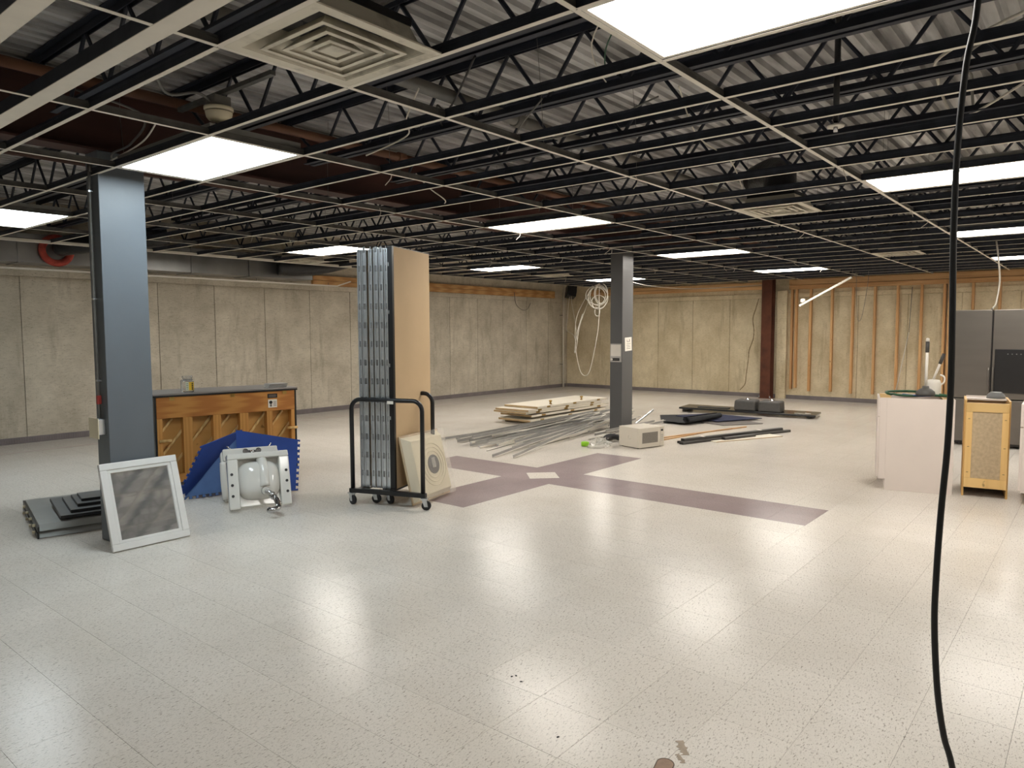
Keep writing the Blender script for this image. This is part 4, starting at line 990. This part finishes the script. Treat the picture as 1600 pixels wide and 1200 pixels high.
B(-.002, -.0003, -.004, .03, .25, .35).build('wall_clip', M_CABW, ca)
cb = thing('base_cabinet', 'open base cabinet turned round with a pale wooden door facing out', 'cabinet', (5.53, -2.035, 0), math.atan2(.34, -.05)-math.pi/2)
Wb = .345
B(0, .50, 0, .016, 0, .865).build('side_panel', M_PINE, cb); B(0, .50, Wb-.016, Wb, 0, .865).build('side_panel', M_PINE, cb)
B(.48, .50, .017, Wb-.017, .0, .872).build('front_frame', M_CABW, cb); B(.02, .479, .017, Wb-.017, .09, .105).build('bottom_shelf', M_CABW, cb)
B(.30, .479, .017, Wb-.017, .845, .86).build('top_stretcher', M_CABW, cb)
dr = B(-.022, -.006, .062, Wb-.062, .17, .765).build('door_panel', M_PARTB, cb)
for nm, a in (('rail', (.012, Wb-.012, .765, .845)), ('rail', (.012, Wb-.012, .085, .17)), ('stile', (.012, .062, .1705, .7645)), ('stile', (Wb-.062, Wb-.012, .1705, .7645))):
    B(-.03, -.001, *a).build(nm, M_PINE, cb, bevel=.002)
for z in (.22, .45, .70):
    for y_ in (.037, Wb-.037): B(-.0315, -.0302, y_-.008, y_+.008, z, z+.004).build('staple', M_BLACK, cb)
cc = thing('base_cabinet', 'white base cabinet cut off by the right picture edge', 'cabinet', (5.38, -2.80, 0), R(2))
B(0, .018, 0, .60, 0, .865).build('side_panel', M_CABW, cc); B(.57, .588, 0, .68, 0, .865).build('side_panel', M_CABW, cc)
B(.0, .018, .6005, .66, .105, .865).build('side_panel_front', M_CABW, cc); B(.019, .569, .0, .006, .1, .865).build('back_panel', M_CABW, cc)
B(.019, .569, .007, .66, .105, .123).build('bottom_shelf', M_CABW, cc); B(.019, .569, .56, .66, .846, .864).build('top_stretcher', M_PARTB, cc)
B(.0, .588, .6605, .681, .12, .66).build('door', M_CABW, cc, bevel=.002); B(0, .588, .6605, .681, .67, .862).build('drawer_front', M_CABW, cc, bevel=.002)
B(.10, .45, .15, .5, .125, .80).build('inner_box', M_PARTB, cc)
# things on cabinet tops
cap = B(5.43, 5.95, -1.56, -1.08, .8665, .872)
hs2 = thing('garden_hose', 'dark green hose coiled along the top of the white cabinet', 'hose', (5.6, -1.3, .878))
MB().tube([(-.02, .22, .0), (-.08, .25, .012), (.05, .27, .02), (.20, .10, .02), (.15, -.06, .012), (.05, -.22, .006), (.0, -.26, .004)], .011, 8, 6).build('upper_coil', M_HOSE, hs2, True)
MB().tube([(-.02, .22, .004), (-.1, .12, .0), (-.08, -.02, .002), (.02, -.12, .004), (.0, -.27, .004)], .011, 8, 6).build('lower_coil', M_HOSE, hs2, True)
tag(MB().tube([(5.53, -1.18, .886), (5.50, -1.28, .884), (5.50, -1.42, .884)], .006, 8, 5).build('blue_tube', M('blue_tube', (70, 110, 180), .5), smooth=True), 'thin blue tube beside the hose on the cabinet', 'tube')
pg = thing('plunger', 'toilet plunger with a grey rubber cup and white handle on the cabinet', 'plunger', (5.50, -1.375, .885), R(0), ry=R(2))
MB().lathe([(.075, .0), (.082, .012), (.076, .04), (.05, .062), (.03, .07), (.026, .09)], 24).build('rubber_cup', M_SINKG, pg, True)
MB().cyl((0, 0, .09), (.0, .0, .40), .0125, n=12).build('handle', M_PAPER, pg, True)
MB().cyl((0, 0, .401), (.0, .0, .50), .017, n=12).build('grip', M_DARKGREY, pg, True)
MB().lathe([(.010, .5005), (.016, .505), (.014, .53), (.006, .535)], 12).build('hanging_tip', M_PAPER, pg, True)
th2 = thing('toilet_brush', 'white toilet brush in its round holder on the cabinet', 'toilet brush', (5.72, -1.40, .870))
MB().lathe([(.062, 0), (.068, .02), (.066, .12), (.055, .15), (.03, .155)], 22).build('holder', M_PAPER, th2, True)
MB().tube([(.02, -.05, .10), (.02, -.085, .13), (.02, -.085, .18), (.02, -.05, .20)], .008, 8, 4).build('holder_handle', M_PAPER, th2, True)
MB().cyl((0, 0, .155), (.02, -.045, .30), .011, n=10).build('brush_handle', M_PAPER, th2, True)
MB().cyl((.0205, -.046, .303), (.033, -.075, .40), .015, n=10).build('grip', M_DARKGREY, th2, True)
gb = thing('drain_cover', 'grey round cap sitting on the open wooden cabinet', 'cap', (5.92, -1.88, .861))
MB().lathe([(.075, .0), (.07, .03), (.055, .045), (.05, .05)], 22).build('cap', M('cap_grey', (126, 128, 130), .5), gb, True)
MB().lathe([(.05, .0502), (.045, .056)], 18).build('cap_top', M('cap_grey2', (140, 142, 144), .5), gb, True)
# refrigerator
fx, fy0, fy1, fh = 8.80, -1.95, -1.117, 1.745
rf = thing('refrigerator', 'black stainless french door refrigerator with a water dispenser', 'refrigerator', (fx, fy0, 0))
FW = fy1-fy0
B(.075, .75, 0.004, FW-.004, .02, fh-.015).build('cabinet', M_DARKGREY, rf, bevel=.006)
dl = B(0, .07, FW/2+.006, FW, .62, fh).build('door', M_STEELB, rf, bevel=.008)
dr = B(0, .07, 0, FW/2-.006, .62, fh).build('door', M_STEELB, rf, bevel=.008)
B(0, .07, 0, FW, .06, .61).build('freezer_drawer', M_STEELB, rf, bevel=.008)
B(-.012, -.0005, .02, FW/2-.035, .70, 1.25).build('dispenser', M_BLACK, dr, bevel=.011, seg=3)
for k in range(4): MB().cyl((-.0135, .11+.045*k, 1.19), (-.0122, .11+.045*k, 1.19), .007, n=8).build('dispenser_button', M('button', (120, 120, 120), .5), dr)
MB().box(-.004, .0, FW/2-.004, FW/2+.004, .62, fh).build('door_gap', M_BLACK, rf)
for s, d__ in ((1, dl), (-1, dr)):
    yh = FW/2+s*.022
    MB().tube([(-.001, yh, .66), (-.04, yh, .68), (-.04, yh, .98), (-.001, yh, 1.0)], .009, 10, 4).build('handle', M_STEELB, d__, True)
for y_ in (.05, FW-.05): MB().cyl((.2, y_, 0), (.2, y_, .0195), .02, n=10).build('foot', M_BLACK, rf)
tag(MB().tube([(8.95, -1.50, 1.752), (8.9, -1.52, 1.775), (8.96, -1.54, 1.83), (9.05, -1.56, 2.1), (9.0, -1.54, 2.4), (9.1, -1.5, 2.62)], .010, 8, 6).build('cable', M_WIREW, smooth=True), 'white cable dropping from the ceiling onto the refrigerator top', 'cable')

# ------------------------------------------------------------------ hanging things
cpz = [(-.035, -2.40, 2.62), (-.042, -2.392, 2.264), (-.068, -2.377, 2.115), (-.091, -2.37, 1.935), (-.109, -2.371, 1.74), (-.122, -2.377, 1.545), (-.135, -2.382, 1.366), (-.149, -2.382, 1.216), (-.167, -2.377, 1.066),
       (-.183, -2.375, .916), (-.193, -2.377, .797), (-.197, -2.389, .647), (-.193, -2.405, .542), (-.185, -2.424, .467), (-.16, -2.46, .25), (-.13, -2.50, .06), (-.12, -2.60, .008), (-.2, -2.75, .008), (-.35, -2.7, .008)]
hc = thing('extension_cord', 'thick black power cord hanging from the ceiling to the floor at the right', 'cord', (0, 0, 0))
MB().tube(cpz, .0072, 10, 5).build('cord', M_CORD, hc, True)
MB().cyl((-.035, -2.40, 2.56), (-.035, -2.40, 2.59), .014, n=10).build('clamp', M_GALV, hc)
sb_ = thing('speaker_box', 'black box speaker hanging near the ceiling in the far corner', 'speaker', (13.3, 8.05, 2.36), R(50), rx=R(10), ry=R(14))
B(-.13, .13, -.12, .12, 0, .29).build('enclosure', M_BLACK, sb_, bevel=.01)
MB().lathe([(.0, 0), (.03, .006), (.09, .012), (.095, .0)], 20).build('cone', M_DARKGREY, sb_, True).rotation_euler = (R(90), 0, 0)
o = [c for c in sb_.children if c.name.startswith('cone')][0]; o.location = (0, -.124, .15)
MB().cyl((0, 0, .291), (0, 0, .40), .008, n=8).build('hanger', M_GALV, sb_)
def cable(label, pts, r_=.008, mt_=M_WIREW, sm=6):
    return tag(MB().tube(pts, r_, 8, sm).build('cable', mt_, smooth=True), label, 'cable', 'white cables hanging near the far corner')
cc_ = (12.19, 6.47, 2.30)
cl = thing('cable_coil', 'large coil of white cable hanging from the grid by the far column', 'cable coil', cc_)
ax = Vector((.56, -.83, 0))
for k, (rx_, rz_, dx, dz) in enumerate(((.15, .24, .04, .05), (.14, .23, .06, .06), (.20, .20, -.05, .0), (.23, .25, -.02, -.04), (.16, .16, .0, -.14), (.20, .24, .0, .02), (.25, .22, -.04, .02), (.06, .10, -.02, -.36))):
    pts = [tuple(ax*(dx+rx_*math.cos(a))+Vector((.01*k, .01*k, dz+rz_*math.sin(a)))) for a in [2*math.pi*q/20 for q in range(20)]]
    MB().tube(pts, .009, 8, 2, True).build('loop', M_WIREW, cl, True)
MB().tube([(0, 0, .28), (.01, .0, .1), (.0, .01, -.3)], .008, 8, 4).build('hanging_strand', M_WIREW, cl, True)
cable('white cable falling from the coil and swinging back up in a long loop', [(12.19, 6.47, 2.2), (12.19, 6.46, 1.99), (12.19, 6.50, 1.5), (12.17, 6.60, .95), (12.18, 6.72, .55), (12.18, 6.84, .44), (12.18, 6.98, .55), (12.18, 7.09, .95), (12.2, 7.14, 1.4), (12.3, 7.14, 1.9), (12.8, 7.05, 2.585)])
cable('white cable pair hanging left of the coil, looped at its lower end', [(12.80, 7.04, 2.585), (12.6, 7.04, 2.2), (12.35, 6.98, 1.95), (12.2, 7.02, 1.6), (12.1, 7.02, 1.2), (12.08, 7.06, .98), (12.1, 7.08, 1.1), (12.15, 7.04, 1.5), (12.3, 7.0, 1.9)])
cable('white cable dropping below the black speaker', [(13.3, 8.05, 2.45), (13.2, 8.03, 2.2), (13.0, 7.93, 1.8), (12.9, 7.88, 1.52), (12.5, 7.4, 1.40), (12.2, 7.12, 1.2)])
cable('second white cable dropping from the speaker toward the loop', [(13.3, 8.02, 2.45), (13.15, 7.90, 2.2), (12.8, 7.55, 1.7), (12.3, 7.15, 1.25)])
cable('thin white cable strung from the far column to the end wall', [(11.5, 5.3, 2.56), (11.8, 5.0, 2.46), (12.4, 4.5, 2.40), (13.0, 3.9, 2.42), (13.9, 3.3, 2.5)], .006)
cable('thin dark cable looping down against the left wall near the corner', [(11.7, 8.6, 2.44), (11.75, 8.58, 2.15), (12.0, 8.58, 2.02), (12.2, 8.58, 2.05), (12.35, 8.6, 2.2)], .007, M_WIREG)
cable('thin wire hanging near the studs by the slanted strip', [(12.8, 1.1, 2.60), (12.82, 1.08, 2.1), (12.82, 1.05, 1.7), (12.82, .98, 1.75), (12.82, .9, 2.3), (12.8, .88, 2.60)], .004, M_WIREG)
ss = thing('hanging_strip', 'white metal strip hanging askew from the grid before the studs', 'metal strip', (12.19, 1.94, 1.962))
MB().bar((0, 0, 0), (0, -.92, .50), .055, .035).build('strip', M_WHITE_METAL, ss)
MB().lathe([(.04, 0), (.045, .03), (.04, .07), (.02, .075)], 14, (0, -.06, .06)).build('end_socket', M_PAPER, ss, True)
MB().cyl((0, -.92, .5), (0, -.94, .66), .004, n=6).build('hanger', M_WIREG, ss)
sl_ = thing('leaning_rod', 'thin white rod leaning between two studs on the end wall', 'rod', (13.88, .72, 0)); sl_.location = (13.86, .55, .0)
MB().cyl((0, .06, 0.006), (.07, -.17, 1.45), .009, n=8).build('rod', M_WIREW, sl_, True); MB().cyl((.07, -.17, 1.452), (.078, -.20, 2.34), .006, n=8).build('grey_tip', M_WIREG, sl_, True)

# ------------------------------------------------------------------ floor litter
sc = thing('brown_scrap', 'rounded brown strip on the floor at the bottom picture edge', 'scrap', (.04, -1.60, 0), R(-160))
sc.rotation_euler = (0, 0, R(192))
def rounded(L, W, n=10): return [(0, -W/2)]+[(0+W/2*0, -W/2)]+[(L-W/2, -W/2)]+[(L-W/2+W/2*math.sin(math.pi*k/n), -W/2*math.cos(math.pi*k/n)) for k in range(1, n)]+[(L-W/2, W/2), (0, W/2)]
sc.location = (-.13, -1.60, 0); sc.rotation_euler = (0, 0, R(14))
rp_ = rounded(.25, .058)[1:]
MB().prism(rp_, fl, .0005, .006).build('strip', M_BROWNS, sc)
MB().tube([(u, v, .005) for u, v in rp_], .0022, 6, 0, True).build('dark_rim', M('rim_brown', (92, 74, 62), .6), sc)
for k, (x, y, s, a) in enumerate(((.215, -1.545, 1., .72), (.15, -1.57, .6, .9))):
    t = thing('residue_patch', ('ragged tan residue patch on the floor above the brown strip', 'smaller ragged tan residue patch touching the brown strip')[k], 'residue', (x, y, 0), a, 'residue patches')
    t.location = (x, y, 0)
    rr = random.Random(k+5); P = []
    for q in range(14): P.append((-.045*s+.09*s*q/13, -.017*s+rr.uniform(-.003, .005)))
    for q in range(14): P.append((.045*s-.09*s*q/13, .017*s+rr.uniform(-.012, .003)))
    MB().prism(P, fl, .0002, .001).build('residue', M_GLUE, t)
for k, (x, y) in enumerate(((.245, -.73), (.262, -.74), (.235, -.79), (-.01, -1.16))):
    t = thing('grit', 'tiny dark crumb on the near floor', 'crumb', (x, y, 0), k, 'dark crumbs on the floor')
    MB().lathe([(.002, 0), (.005, .0015), (.0035, .003), (.001, .0035)], 8, sx=1.4).build('crumb', M_BLACK, t, True)
